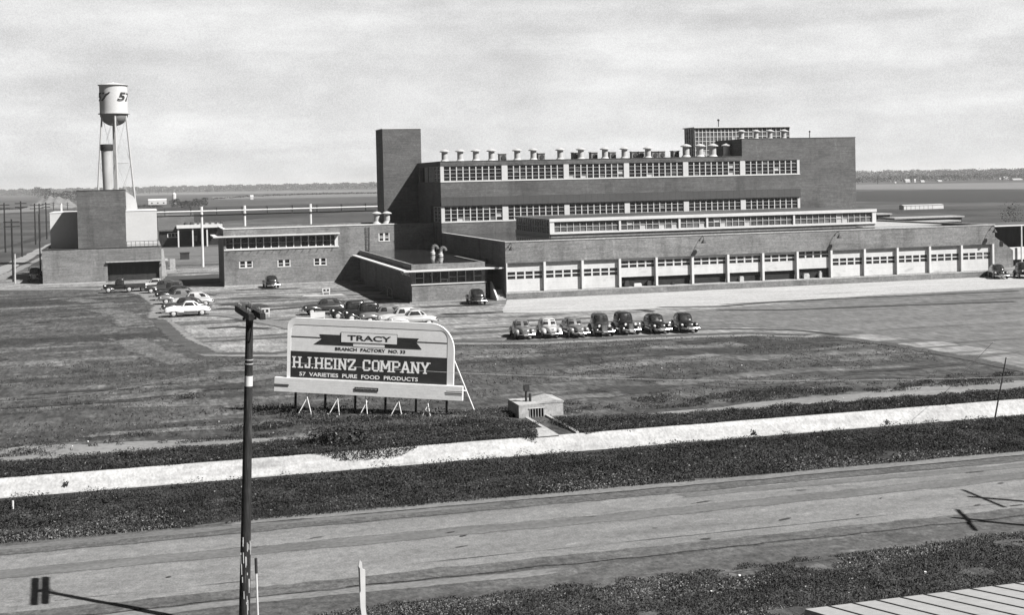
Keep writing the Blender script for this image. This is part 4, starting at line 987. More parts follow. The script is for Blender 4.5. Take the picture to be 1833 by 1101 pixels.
# ------------------------------------------------------------ billboard
bb = thing('billboard', 'large white framed billboard with black company lettering on short posts', 'billboard', (8.0, 74.8, 0), math.atan2(-.6925, .7214), local=True)
bb.rotation_euler = (0, .045, math.atan2(-.43, .903)); bb.scale = (.887, .9, 1)
BY = 0.0
def rrect(x0, x1, z0, z1, rl, rr_, n=10):
    pts = [(x0, z0)]
    pts += [(x0+rl-rl*math.cos(t), z1-rl+rl*math.sin(t)) for t in [i*math.pi/2/n for i in range(n+1)]]
    pts += [(x1-rr_+rr_*math.sin(t), z1-rr_+rr_*math.cos(t)) for t in [i*math.pi/2/n for i in range(n+1)]]
    pts += [(x1, z0)]; return pts
outer = rrect(-.5, 10.42, 2.02, 5.50, .55, 1.5); inner = rrect(-.27, 10.0, 2.02, 5.12, .35, .5)
m = MB(); n_ = len(outer)
for ya, yb in ((-.055, .18),):
    for i in range(n_-1):
        o0, o1, i0, i1 = outer[i], outer[i+1], inner[i], inner[i+1]
        m.add([(o0[0],ya,o0[1]),(o1[0],ya,o1[1]),(i1[0],ya+.02,i1[1]),(i0[0],ya+.02,i0[1]),(o0[0],yb,o0[1]),(o1[0],yb,o1[1]),(i1[0],yb,i1[1]),(i0[0],yb,i0[1])],
              [(0,1,2,3),(4,7,6,5),(0,4,5,1),(3,2,6,7)])
lpart(m, 'frame', M_signf, bb)
m = MB().prism(rrect(-.3, 10.03, 2.02, 5.15, .35, .5), 'y', -.02, .06); lpart(m, 'board', M_signw, bb)
m = MB().box(-.265, 9.995, -.04, -.023, 2.10, 3.60); lpart(m, 'black_panel', M_signd, bb)
# ribbon
m = MB()
m.prism([(1.63,4.62),(3.86,4.62),(3.86,4.04),(1.25,4.04),(1.78,4.36)], 'y', -.034, -.022)
lpart(m, 'ribbon', M_signd, bb); m = MB()
m.prism([(5.93,4.62),(8.15,4.62),(7.98,4.40),(8.33,4.02),(5.93,4.02)], 'y', -.034, -.022)
lpart(m, 'ribbon', M_signd, bb)
m = MB().box(3.87, 5.92, -.034, -.022, 4.0, 4.15); lpart(m, 'ribbon_back', M_signw, bb)
m = MB().box(-.26, 1.74, -.032, -.022, 4.40, 4.45); m.box(8.0, 9.99, -.032, -.022, 4.40, 4.45); lpart(m, 'line', M_signd, bb)
m = MB().box(3.05, 6.75, -.046, -.0345, 4.20, 4.80); lpart(m, 'plaque_edge', M_signd, bb)
m = MB().box(3.08, 6.72, -.056, -.0463, 4.23, 4.77); lpart(m, 'plaque', M_signw, bb)
lpart(moved(text_mesh('TRACY', 2.85, .30, .022), 3.5, -.062, 4.35), 'lettering', M_signd, bb)
for w_ in words(text_mesh('BRANCH  FACTORY  NO. 33', 4.6, .18, .02), .115): lpart(moved(w_, 2.68, -.028, 3.74), 'lettering', M_signd, bb)
for w_ in words(text_mesh('57  VARIETIES  PURE  FOOD  PRODUCTS', 7.8, .22, .015), .13): lpart(moved(w_, .33, -.046, 2.2), 'lettering', M_letw, bb)
# slab serif capitals drawn as strokes: (x0,z0,x1,z1) in a 1 x 1 cell, plus serifs at stroke ends
def slab(word, W, H, th):
    S = {'H':([(.2,0,.2,1),(.8,0,.8,1),(.2,.5,.8,.5)],[(.2,0),(.2,1),(.8,0),(.8,1)],1.0),
     'J':([(.55,.15,.55,1),(.62,.08,.15,.08),(.15,.02,.15,.32)],[(.55,1)],.78), '.':([(.0,.07,.16,.07)],[],.28),
     'E':([(.2,0,.2,1),(.1,.07,.85,.07),(.1,.93,.85,.93),(.2,.5,.6,.5),(.82,.02,.82,.28),(.82,.72,.82,.98),(.6,.38,.6,.62)],[],.95),
     'I':([(.25,0,.25,1)],[(.25,0),(.25,1)],.5),'N':([(.2,0,.2,1),(.8,0,.8,1),(.2,.97,.8,.05)],[(.2,0),(.2,1),(.8,1)],1.0),
     'Z':([(.12,.93,.88,.93),(.12,.07,.88,.07),(.82,.9,.18,.1),(.14,.7,.14,.95),(.86,.05,.86,.3)],[],.95),
     'C':([(.2,.15,.2,.85),(.2,.92,.75,.92),(.2,.08,.75,.08),(.8,.65,.8,.98),(.8,.08,.8,.32)],[],.95),
     'O':([(.2,.12,.2,.88),(.8,.12,.8,.88),(.25,.93,.75,.93),(.25,.07,.75,.07)],[],.95),
     'M':([(.15,0,.15,1),(.95,0,.95,1),(.15,.97,.55,.3),(.55,.3,.95,.97)],[(.15,0),(.15,1),(.95,0),(.95,1)],1.15),
     'P':([(.2,0,.2,1),(.2,.93,.75,.93),(.2,.48,.75,.48),(.82,.55,.82,.88)],[(.2,0),(.15,1)],.95),
     'A':([(.15,.0,.5,1),(.85,.0,.5,1),(.28,.34,.72,.34)],[(.15,0),(.85,0)],1.0),
     'Y':([(.5,0,.5,.5),(.5,.45,.15,.98),(.5,.45,.85,.98)],[(.5,0),(.15,1),(.85,1)],1.0),' ':([],[],.45)}
    tot = sum(S[c][2] for c in word); u = W/tot; m = MB(); x = 0; k = 0
    def stroke(a, b, t):
        nonlocal k
        a = Vector(a); b = Vector(b); d = (b-a).normalized(); nn = Vector((-d.y, d.x))*t/2; yy = -.0004*(k % 24); k += 1
        q = [a+nn, b+nn, b-nn, a-nn]; m.add([(p.x, yy, p.y) for p in q], [(0,1,2,3)])
    for c in word:
        st_, se, w = S[c]
        for a0, b0, a1, b1 in st_:
            hor_ = abs(b1-b0) < .01
            stroke((x+a0*u, b0*H), (x+a1*u, b1*H), th*.75 if hor_ else th)
        for sx_, sz in se:
            zz = sz*H+(th*.25 if sz == 0 else -th*.25); stroke((x+sx_*u-th*1.05, zz), (x+sx_*u+th*1.05, zz), th*.5)
        x += w*u
    return m
lpart(moved(slab('H.J.HEINZ', 4.25, .64, .125), -.16, -.0412, 2.65), 'lettering', M_letw, bb)
lpart(moved(slab('COMPANY', 4.45, .64, .125), 4.45, -.0412, 2.65), 'lettering', M_letw, bb)
m = MB()
for q in range(5): m.box(-1.28, 11.05, -.22+.012*q, .1, 1.27+q*.16, 1.27+q*.16+.148)
lpart(m, 'base_board', M_signw, bb)
m = MB().box(-1.29, -.3, -.235, -.223, 1.60, 1.70); m.box(10.0, 11.06, -.235, -.223, 1.62, 1.67); m.box(10.0, 11.06, -.235, -.223, 1.74, 1.78); lpart(m, 'stripe', mat('grey_stripe', .06), bb)
m = MB().box(4.06, 5.62, -.245, -.223, 1.56, 1.74); lpart(m, 'maker_plate', M_signd, bb)
m = MB()
for q in range(17): m.box(4.15+q*.084, 4.20+q*.084, -.248, -.2455, 1.62+.01*(q % 3), 1.69-.01*(q % 2))
lpart(m, 'plate_marks', M_metal, bb)
for q in range(6):
    m = MB().box(q*1.99-.06, q*1.99+.06, .2, .34, -.3, 5.0); lpart(m, 'post', M_wood, bb)
for q in range(6):
    m = MB().tube((q*1.99+.75+.1*(q%2), -.02, 1.4), (q*1.99+1.35-.15*(q%3), -.45, .0), .024, n=6).tube((q*1.99+.2, .0, 1.45), (q*1.99+.75, -.02, 1.42), .03, n=6) if q < 5 else MB().tube((10.4,.3,3.4),(11.6,.9,.6), .045, n=6).tube((10.4,.3,1.9),(11.1,.6,1.7), .035, n=6)
    lpart(m, 'brace', M_signf, bb)
    if q < 5:
        m = MB().tube((q*1.99+1.1, .0, 1.35), (q*1.99+.4, -.4, .0), .026, n=6); lpart(m, 'brace', M_signf, bb)

# ------------------------------------------------------------ headwall with grate and outlet channel
hw = thing('headwall', 'squat pale concrete outlet box with an iron grate above a short channel to the canal', 'culvert', (20.7, 68.8, 0))
m = MB(); m.box(19.5, 20.08, 68.4, 68.65, -.8, .72); m.box(20.95, 22.05, 68.4, 68.65, -.8, .72); m.box(20.08, 20.95, 68.4, 68.65, .5, .72)
m.box(19.5, 19.75, 68.65, 70.6, -.5, .72); m.box(21.8, 22.05, 68.65, 70.6, -.5, .72); m.box(19.75, 21.8, 70.4, 70.6, -.5, .72)
m.prism([(20.7, .723), (22.1, .723), (22.1, .80), (21.6, .88)], 'y', 68.38, 70.6)
part(m, 'wall', M_concw, hw)
m = MB().box(19.75, 21.8, 68.65, 70.4, .60, .72); part(m, 'top_slab', M_conc, hw)
m = MB().box(20.08, 20.95, 68.62, 68.649, -.8, .5); part(m, 'dark_opening', M_dark, hw)
m = MB()
for q in range(6): m.tube((20.12+q*.158, 68.38, -.15), (20.12+q*.158, 68.38, .52), .022, n=6)
m.tube((20.05,68.37,.5), (21.0,68.37,.5), .025, n=6)
part(m, 'grate', M_metal, hw)
m = MB()
m.add([(20.05,68.4,-.18),(21.0,68.4,-.18),(21.0,63.0,-.9),(20.05,63.0,-.9)], [(0,1,2,3)])
m.prism([(21.0, -.9), (21.16, -.9), (21.16, .10), (21.0, .10)], 'y', 63.1, 68.39)
m.prism([(19.85, -.9), (20.05, -.9), (20.05, .04), (19.85, .04)], 'y', 63.1, 68.39)
m.prism([(18.9,.045),(20.05,.045),(20.05,.03),(18.9,.03)], 'y', 62.9, 65.2)
part(m, 'channel', M_concw, hw)
vp = thing('valve_post', 'dark valve stand with a handle on top of the concrete outlet box', 'valve', (20.25, 69.4, .72))
m = MB().tube((20.22,69.4,.72), (20.22,69.4,1.5), .07).tube((20.45,69.4,.72), (20.45,69.4,1.15), .08).box(20.1,20.4,69.3,69.5,1.3,1.62); part(m, 'stand', M_dkmetal, vp)
m = MB().tube((20.05,69.4,1.66), (20.5,69.4,1.66), .03); part(m, 'handle', M_dkmetal, vp)

# ------------------------------------------------------------ utility poles, wires, stakes
up = thing('utility_pole', 'tall dark wooden utility pole with double crossarms in the foreground', 'utility pole', (2.53, 38.7, 0), local=True)
TOP = gy(447, 553, 38.7); lean = TOP.x-2.53; HT = TOP.z
def pl(z): return Vector((lean*z/HT, 0, z))
m = MB()
zs = [0, 2, 4, 6, 8, HT]
for a, b in zip(zs[:-1], zs[1:]): m.tube(pl(a), pl(b), .165-.0062*a, .165-.0062*b, 14)
lpart(m, 'pole', M_wood, up, True)
ad_ = Vector((-.06, 1, 0)).normalized(); sd_ = Vector((1, .06, 0))
for s_ in (-1, 1):
    c = pl(HT-.1)+sd_*.16*s_; m = MB(); hl = 1.5
    P = [c+ad_*e*hl+sd_*w*.075+Vector((0,0,h*.09)) for e in (-1,1) for w in (-1,1) for h in (-1,1)]
    m.add(P, [(0,1,3,2),(4,6,7,5),(0,4,5,1),(2,3,7,6),(0,2,6,4),(1,5,7,3)]); ca = lpart(m, 'crossarm', M_wood, up)
    for e in (-1.15, -.75, .75, 1.15):
        b = c+ad_*e+Vector((0,0,.09)); lpart(MB().lathe(tuple(b), [(.015,0),(.015,.04),(.035,.05),(.03,.09),(.018,.12)], 8), 'insulator', M_brick_lt, ca)
m = MB()
for zz in (HT-.28,): m.box(-.2+pl(zz).x, .2+pl(zz).x, -.05, .05, zz-.04, zz+.04)
for e in (-.6, .6): m.tube(pl(HT-1.1)+Vector((0,0,0)), pl(HT-.3)+ad_*e, .02, n=6)
lpart(m, 'brace', M_dkmetal, up)
zb0 = gy(446, 691, 38.7).z; zb1 = gy(446, 673, 38.7).z
m = MB().tube(pl(zb0), pl(zb1), .155-.0062*zb0, .155-.0062*zb0, 14)
for v in list(m.v): pass
m = MB(); m.tube(pl(zb0)+Vector((.0,-.012,0)), pl(zb1)+Vector((.0,-.012,0)), .168-.0062*zb0, .168-.0062*zb1, 14); lpart(m, 'white_band', M_white, up, True)
zr0 = gy(446, 643, 38.7).z
m = MB()
for zz in (zr0, zr0-.12): m.tube(pl(zz), pl(zz-.03), .18-.0062*zz, .18-.0062*zz, 14)
lpart(m, 'ring', M_metal, up)
rr2 = random.Random(3); m = MB()
for q in range(26):
    a = rr2.uniform(3.6, 6.0); zz = rr2.uniform(.1, 2.6); r0 = .166-.0062*zz; c = pl(zz)
    m.box(c.x+r0*math.cos(a)-.012, c.x+r0*math.cos(a)+.012, r0*math.sin(a)-.012, r0*math.sin(a)+.004, zz, zz+rr2.uniform(.05, .35))
lpart(m, 'paper_scraps', M_pale_wood, up)
# two poles just beyond the right edge: only their shadows reach the picture
def offpole(x, y, h, la, rz):
    r = thing('utility_pole', la, 'utility pole', (x, y, 0), rz, 'utility poles right of the picture edge', local=True)
    lpart(MB().tube((0,0,0), (0,0,h), .17, .12, 12), 'pole', M_wood, r, True)
    lpart(MB().box(-.17, -.08, -1.5, 1.5, h-.7, h-.56), 'crossarm', M_wood, r)
    return r
op1 = offpole(38.0, 38.6, 9.6, 'dark utility pole just beyond the right edge, whose shadow lies on the road middle', R(-4))
op2 = offpole(35.2, 36.3, 9.2, 'dark utility pole just beyond the right edge, whose shadow lies on the road shoulder', R(-22))
def wire(name, lb, a, b, sag, r=.012, n=14, m_=None, grp=None):
    a, b = Vector(a), Vector(b); pts = [a+(b-a)*t+Vector((0,0,-4*sag*t*(1-t))) for t in [i/n for i in range(n+1)]]
    solo(MB().path(pts, r, 4), name, m_ or M_metal, lb, 'wire', grp, origin=tuple(a))
P0 = Vector((2.53, 38.7, 0))
wire('overhead_wire', 'thin pale wire running right from the utility pole across the billboard', P0+pl(zr0), gz(1900, 672, 7.4), .35, .0045, m_=M_metal)
wire('overhead_wire', 'thin pale wire sloping down left from the utility pole over the field', P0+pl(zr0), gz(-60, 722, 6.5), .3, .004, m_=M_metal)
s0 = gz(1777, 752)
tp = gy(1801, 640, s0.y)
solo(MB().tube(s0-Vector((0,0,.5)), tp, .045, .03, 8), 'thin_pole', M_wood, 'thin leaning dark pole standing in the canal near the right edge', 'pole', origin=tuple(s0))
g0 = gz(1683, 712); g1_ = gy(1778, 612, g0.y-6)
wire('guy_wire', 'pale guy wire slanting up right from the canal bank near the right edge', g0, g0+(g1_-g0)*1.0, .0, .014, 4)
def stake(lb, u, v, ut, vt, r, mm, cap=None):
    b = gz(u, v); t = gy(ut, vt, b.y); rt = thing('stake', lb, 'stake', tuple(b))
    part(MB().tube(b, t, r, r*.9, 8), 'post', mm, rt)
    if cap: part(MB().tube(b+(t-b)*(1-cap), t+(t-b)*.01, r*1.35, r*1.35, 8), 'dark_top', M_dkmetal, rt)
stake('slim white stake with a dark top right of the utility pole foot', 462, 1118, 458, 1001, .032, M_white, .22)
stake('short white stake beside the canal at the left edge', 23, 917, 23, 897, .045, M_white)
b = gz(653, 1120); y_ = b.y
rt = thing('marker_post', 'white painted marker post with a split pointed top at the bottom roadside', 'marker post', tuple(b))
t1_ = gy(645, 1003, y_); t2_ = gy(652, 1019, y_); t3 = gy(649, 1088, y_)
m = MB(); q = [(t1_.x-.02, t1_.z), (t1_.x+.05, t1_.z-.1), (t2_.x-.05, t2_.z), (t2_.x+.03, t2_.z-.05), (t3.x+.09, t3.z), (b.x+.09, 0), (b.x-.05, 0), (t3.x-.06, t3.z), (t1_.x-.06, t1_.z-.2)]
part(MB().prism(q, 'y', y_, y_+.06), 'post', M_white, rt)
m = MB().prism([(t1_.x-.075, t1_.z-.15), (t1_.x-.02, t1_.z-.25), (t3.x-.045, t3.z+.5), (t3.x-.06, t3.z+.45)], 'y', y_-.02, y_-.003); part(m, 'dark_board', M_dkmetal, rt)
# white sawhorses and small signs on the lot
def horse(lb, u0, v0, u1, v1, txt):
    a = gz(u0, v1); w = abs(gy(u1, v1, a.y).x-a.x); h = gy(u0, v0, a.y).z
    r = thing('lot_sign', lb, 'sign', tuple(a), group='small white signs on the lot')
    m = MB()
    for x in (a.x+.05, a.x+w-.12): m.box(x, x+.09, a.y-.04, a.y+.04, 0, h-.05)
    part(m, 'leg', M_white, r)
    m = MB().box(a.x, a.x+w, a.y-.06, a.y-.043, h*.38, h); part(m, 'board', M_white, r)
    if txt:
        m = MB().box(a.x+.12, a.x+w-.12, a.y-.07, a.y-.063, h*.52, h*.86); part(m, 'dark_field', M_signd, r)
        m = MB().box(a.x+w*.42, a.x+w*.58, a.y-.08, a.y-.073, h*.58, h*.8); part(m, 'pale_mark', M_white, r)
    return r
horse('small white framed sign on the lot before the office wing, with dark middle', 577, 516, 591, 528, True)
horse('small white framed sign right behind the top of the utility pole', 466, 552, 483, 568, True)
r = horse('white slatted barrier in front of the leftmost middle parked car', 556, 559, 582, 575, False)
r['group'] = 'small white signs on the lot'
# foreground roof
fr = thing('foreground_roof', 'pale ribbed shed roof with dark battens at the bottom right corner', 'shed roof', (18, 27, 0))
xL = 14.4; ye = 26.9; k_ = .17
m = MB(); m.add([(xL,ye,3.0),(34,ye,3.0),(34,ye-12,3.0+12*k_),(xL,ye-12,3.0+12*k_),(xL,ye,2.9),(34,ye,2.9),(34,ye-12,2.9+12*k_),(xL,ye-12,2.9+12*k_)], [(0,1,2,3),(7,6,5,4),(0,4,5,1),(0,3,7,4),(1,5,6,2),(2,6,7,3)])
part(m, 'roof_sheet', M_metroof, fr)
for q in range(30):
    x = xL+.6+q*.63; m = MB(); w = .02
    m.add([(x-w,ye-.02,3.005),(x+w,ye-.02,3.005),(x+w,ye-12,3.005+11.98*k_),(x-w,ye-12,3.005+11.98*k_),(x-w,ye-.02,3.02),(x+w,ye-.02,3.02),(x+w,ye-12,3.02+11.98*k_),(x-w,ye-12,3.02+11.98*k_)], [(4,5,6,7),(0,1,5,4),(1,2,6,5),(2,3,7,6),(3,0,4,7)])
    part(m, 'batten', M_dkmetal, fr)
m = MB().box(xL+.3, 33.5, ye-11.5, ye-.4, 0, 2.85); part(m, 'wall', M_pale_wood, fr)

# ------------------------------------------------------------ 1930s-40s motor cars (nose toward -y in local space after rotation; built nose to +x)
def se(c, e): return math.copysign(abs(c)**(2/e), c)
def loft_x(st, n=20, e=3.0):
    vs = []; fs = []
    for (x, hw, z0, z1) in st:
        for i in range(n):
            t = 2*math.pi*(i+.5)/n; vs.append((x, hw*se(math.cos(t), e), (z0+z1)/2+(z1-z0)/2*se(math.sin(t), e)))
    for k in range(len(st)-1):
        for i in range(n): fs.append((k*n+i, k*n+(i+1)%n, (k+1)*n+(i+1)%n, (k+1)*n+i))
    fs += [tuple(range(n)), tuple(range((len(st)-1)*n, len(st)*n))[::-1]]
    return vs, fs
def cab_point(P, z, th, off=0.0):
    """point on the greenhouse surface; th in degrees, 0 = straight ahead"""
    z0, zt = P['zb'], P['zt']; t = (z-z0)/(zt-z0); t = min(max(t, 0), 1); cr = max(0, 1-t**P['pw'])**.5
    xf = P['xf1']+(P['xf0']-P['xf1'])*(1-t)**.9; xr = P['xr1']+(P['xr0']-P['xr1'])*(1-t**P['rp'])
    xf = P['mid']+(xf-P['mid'])*(.5+.5*cr) if t > .8 else xf
    hy = P['hy']*(1-.17*t)*(.35+.65*cr)
    cx = (xf+xr)/2; ax = (xf-xr)/2; a = R(th); e = 4.2
    return Vector((cx+(ax+off)*se(math.cos(a), e), (hy+off)*se(math.sin(a), e), z))
CABS = {'sedan': dict(zb=.92, zt=1.60, pw=7, xf0=.82, xf1=.30, xr0=-1.95, xr1=-.95, rp=1.7, hy=.74, mid=-.3),
        'coupe': dict(zb=.92, zt=1.52, pw=7, xf0=.70, xf1=.20, xr0=-1.35, xr1=-.62, rp=1.5, hy=.73, mid=-.2),
        'boxy': dict(zb=.95, zt=1.75, pw=9, xf0=.62, xf1=.42, xr0=-1.45, xr1=-1.2, rp=3.0, hy=.70, mid=-.3),
        'cab': dict(zb=.95, zt=1.78, pw=9, xf0=.62, xf1=.40, xr0=-.55, xr1=-.5, rp=3.0, hy=.72, mid=-.05)}
def make_car(style, paint, name='parked_car', bright=True, scale=1.0):
    P = CABS[style]; r = thing(name, 'x', 'car', local=True)
    boxy = style in ('boxy', 'cab')
    if boxy:
        st = [(-1.75,.5,.5,.92),(-1.6,.62,.42,1.0),(-1.2,.70,.36,1.02),(.3,.70,.36,1.02),(.75,.62,.4,1.05),(1.1,.42,.42,1.06),(1.85,.33,.45,1.06),(1.97,.30,.5,1.0)]
    else:
        st = [(-2.3,.30,.48,.66),(-2.18,.55,.40,.82),(-1.8,.68,.36,.95),(-1.2,.76,.33,1.0),(0,.78,.33,1.02),(.7,.74,.34,1.04),(1.1,.60,.38,1.05),(1.6,.47,.42,1.02),(2.05,.38,.45,.95),(2.22,.28,.5,.82),(2.26,.15,.55,.7)]
    m = MB(); m.add(*loft_x(st, 20, 3.2))
    n = 40; zs_ = [P['zb']+(P['zt']-P['zb'])*t for t in (0,.15,.4,.65,.82,.9,.95,.98,1.0)]
    vs = [cab_point(P, z, 360*(i+.5)/n) for z in zs_ for i in range(n)]; fs = []
    for k in range(len(zs_)-1):
        for i in range(n): fs.append((k*n+i, k*n+(i+1)%n, (k+1)*n+(i+1)%n, (k+1)*n+i))
    fs.append(tuple(range((len(zs_)-1)*n, len(zs_)*n))); m.add(vs, fs)
    lpart(m, 'body', paint, r, True)
    # glass
    def glass(ranges, lo, hi, nm):
        m = MB()
        for (a, b) in ranges:
            L = 6; grid = []
            for j in range(3):
                z = P['zb']+(P['zt']-P['zb'])*(lo+(hi-lo)*j/2); grid.append([cab_point(P, z, a+(b-a)*i/L, .012) for i in range(L+1)])
            vs = [p for row in grid for p in row]; fs = [(j*(L+1)+i, j*(L+1)+i+1, (j+1)*(L+1)+i+1, (j+1)*(L+1)+i) for j in range(2) for i in range(L)]
            m.add(vs, fs)
        return lpart(m, nm, M_glass_car, r)
    glass([(-33,-1.5),(1.5,33)], .25, .82, 'windscreen')
    for s_ in (1, -1):
        if style == 'sedan': rg = [(55,86),(94,122),(127,136)]
        elif style == 'coupe': rg = [(54,96),(103,128)]
        elif style == 'cab': rg = [(56,124)]
        else: rg = [(52,82),(87,112),(117,133)]
        for a, b in rg: glass([(s_*a, s_*b)], .26, .80, 'side_window')
    glass([(165,178.5),(181.5,195)] if not boxy else [(168,192)], .42, .76, 'rear_window')
    fx, rx, wr = (1.35, -1.15, .37) if boxy else (1.42, -1.38, .34)
    for s_ in (1, -1):
        # fenders
        if boxy:
            f = [(fx-.75,.10,.34,.42),(fx-.45,.13,.36,.62),(fx-.1,.16,.55,.82),(fx+.2,.16,.55,.80),(fx+.42,.15,.42,.66),(fx+.5,.10,.40,.5)]
            q = [(rx-.55,.08,.34,.5),(rx-.4,.13,.36,.68),(rx,.15,.55,.84),(rx+.35,.14,.42,.70),(rx+.6,.09,.34,.42)]
        else:
            f = [(fx-1.0,.05,.42,.62),(fx-.6,.13,.38,.80),(fx-.2,.19,.5,.90),(fx+.2,.21,.5,.89),(fx+.5,.19,.42,.80),(fx+.72,.14,.42,.66),(fx+.8,.06,.48,.58)]
            q = [(rx-.75,.06,.42,.56),(rx-.5,.13,.40,.70),(rx-.1,.16,.5,.84),(rx+.25,.14,.46,.80),(rx+.55,.07,.42,.66)]
        for F_, yc in ((f, .70 if not boxy else .62), (q, .72 if not boxy else .66)):
            vs, fs = loft_x(F_, 14, 2.4); m = MB(); m.add([(v[0], v[1]+s_*yc, v[2]) for v in vs], fs); lpart(m, 'fender', paint, r, True)
        m = MB().box(rx+.5, fx-.45, s_*.78-.11, s_*.78+.11, .30, .335); lpart(m, 'running_board', M_dkmetal, r)
        for wx in (fx, rx):
            yo_ = s_*.735; m = MB(); m.tube((wx,yo_-.085,wr), (wx,yo_+.085,wr), wr, wr, 20); t_ = lpart(m, 'wheel', M_tyre, r, True)
            m = MB().tube((wx,yo_+s_*.087,wr), (wx,yo_+s_*.105,wr), wr*.60, wr*.45, 16); lpart(m, 'rim', M_rim, t_, True)
        if boxy: hl = (fx+.45, s_*.42, .88); 
        else: hl = (fx+.60, s_*.66, .74)
        m = MB(); m.tube((hl[0]-.16,hl[1],hl[2]), (hl[0],hl[1],hl[2]), .06, .115, 12); m.tube(hl, (hl[0]+.025,hl[1],hl[2]), .115, .09, 12); lpart(m, 'headlight', M_lamp, r, True)
        m = MB().tube((-2.12 if not boxy else -1.75, s_*.62, .74), (-2.2 if not boxy else -1.82, s_*.62, .74), .05, .05, 8); lpart(m, 'tail_light', M_dkmetal, r)
    nx = 1.98 if boxy else 2.22
    m = MB()
    if boxy: m.box(nx-.02, nx+.03, -.22, .22, .5, .98)
    else: m.box(nx-.12, nx+.05, -.28, .28, .46, .62); m.box(nx-.16, nx+.02, -.10, .10, .64, .86)
    lpart(m, 'grille', M_grille, r)
    for xx in (nx+.26, -2.38 if not boxy else -1.98):
        pts = [Vector((xx-math.copysign(.12, xx)*(abs(y)/.78)**2, y, .47)) for y in (-.80,-.5,-.2,.2,.5,.80)]
        m = MB()
        for a, b in zip(pts[:-1], pts[1:]): m.tube(a, b, .055, .055, 6)
        m.tube((xx, -.3, .47), (xx-math.copysign(.3, xx), -.3, .45), .02, n=5); m.tube((xx, .3, .47), (xx-math.copysign(.3, xx), .3, .45), .02, n=5)
        lpart(m, 'bumper', M_chrome, r)
    m = MB().box(nx+.31, nx+.325, -.16, .16, .40, .52); lpart(m, 'number_plate', M_rim, r)
    return r
M_glass_car = mat('car_glass', .02, .06, [((2.5,2.5,4), .7)], spec=.6)
M_grille = mat('grille_metal', .22, .3, [((8,30,2), .8)], metal=.6)
PAINT = {k: mat('car_paint_'+k, v, .28, [((1.2,1.2,1.2), .06)], spec=.5, coat=.7) for k, v in (('black',.012),('dark',.03),('grey',.11),('light',.32),('white',.62))}
protos = {}
def car(style, paint, x, y, deg, lb, grp=None, scale=1.0, cat='car'):
    """deg: direction the nose points, 0 = +x, -90 = toward the viewer"""
    key = (style, paint)
    if key not in protos: protos[key] = o = make_car(style, PAINT[paint])
    else: o = copy_tree(protos[key])
    o.location = (x, y, .03); o.rotation_euler = (0, 0, R(deg)); o.scale = (scale,)*3
    o['label'] = lb; o['category'] = cat
    if grp: o['group'] = grp
    elif 'group' in o: del o['group']
    return o
GF = 'row of cars facing the camera along the grass'
FR = [(948,610,'coupe','grey','rounded dark grey coupe, the leftmost of the seven cars facing the grass'),
      (997,608,'sedan','light','light grey sedan second in the row facing the grass'),
      (1043,607,'sedan','grey','mid grey sedan third in the row facing the grass'),
      (1092,605,'boxy','dark','tall dusty dark sedan in the middle of the row facing the grass'),
      (1136,602,'boxy','black','older black car with pointed grille, fifth in the row facing the grass'),
      (1192,600,'sedan','black','shiny black sedan with tall bright grille, sixth in the row facing the grass'),
      (1245,598,'sedan','black','black sedan at the right end of the row facing the grass')]
for (u, v, stl, pt, lb) in FR:
    p = gz(u, v); car(stl, pt, p.x+.05, p.y+2.45, -96+rnd.uniform(-4, 4), lb, GF, .94 if stl != 'boxy' else 1.0)
GL = 'cars parked nose-in at the left edge of the lot'
LF = [(4.15,136.3,'coupe','white','white coupe nearest the camera at the left edge of the lot'),
      (3.9,140.6,'sedan','dark','dark low sedan directly behind the nearest white coupe'),
      (5.0,146.6,'sedan','light','light fastback sedan third from the camera in the left group'),
      (3.7,151.5,'sedan','grey','grey sedan behind the light fastback in the left group'),
      (3.4,157.2,'sedan','black','black sedan in the middle of the left group'),
      (3.1,162.6,'boxy','dark','dark upright car behind the middle black sedan in the left group'),
      (2.2,168.4,'sedan','dark','dark sedan with pale roof glare near the far end of the left group'),
      (1.2,172.6,'coupe','light','light coupe farthest from the camera in the left group')]
for (x, y, stl, pt, lb) in LF: car(stl, pt, x, y, 180+rnd.uniform(-4, 4), lb, GL, 1.0)
GM = 'cars parked in a slanting row behind the billboard'
MF = [(17.4,131.4,'sedan','dark','dark sedan at the far left of the row behind the billboard'),
      (19.1,125.6,'boxy','black','black car with whitewall wheel, second in the row behind the billboard'),
      (20.0,122.9,'boxy','black','black car with bright wheel hub, third in the row behind the billboard'),
      (21.4,120.4,'sedan','grey','grey sedan fourth in the row behind the billboard'),
      (22.6,118.0,'sedan','light','light long sedan in the row right above the billboard ribbon'),
      (23.2,115.9,'coupe','light','pale coupe last in the row, above the billboard name plaque')
      ]
for (x, y, stl, pt, lb) in MF: car(stl, pt, x, y, 180+rnd.uniform(-3, 3), lb, GM, 1.0)
p = gz(486, 517); car('sedan', 'black', p.x+.1, p.y+2.0, 92, 'lone black sedan parked before the office wing wall', None, 1.0)
p = gz(860, 547); car('sedan', 'black', p.x+.1, p.y+2.3, 84, 'black sedan with pale rear bumper parked beside the white stair', None, 1.0)
p = gz(1793, 499); car('sedan', 'black', p.x+.2, p.y+1.0, -115, 'black sedan by the right end of the warehouse', None, 1.02)
p = gz(1833, 499); car('boxy', 'black', p.x+.8, p.y+1.2, -115, 'black upright car cut by the right edge of the picture', None, 1.05)
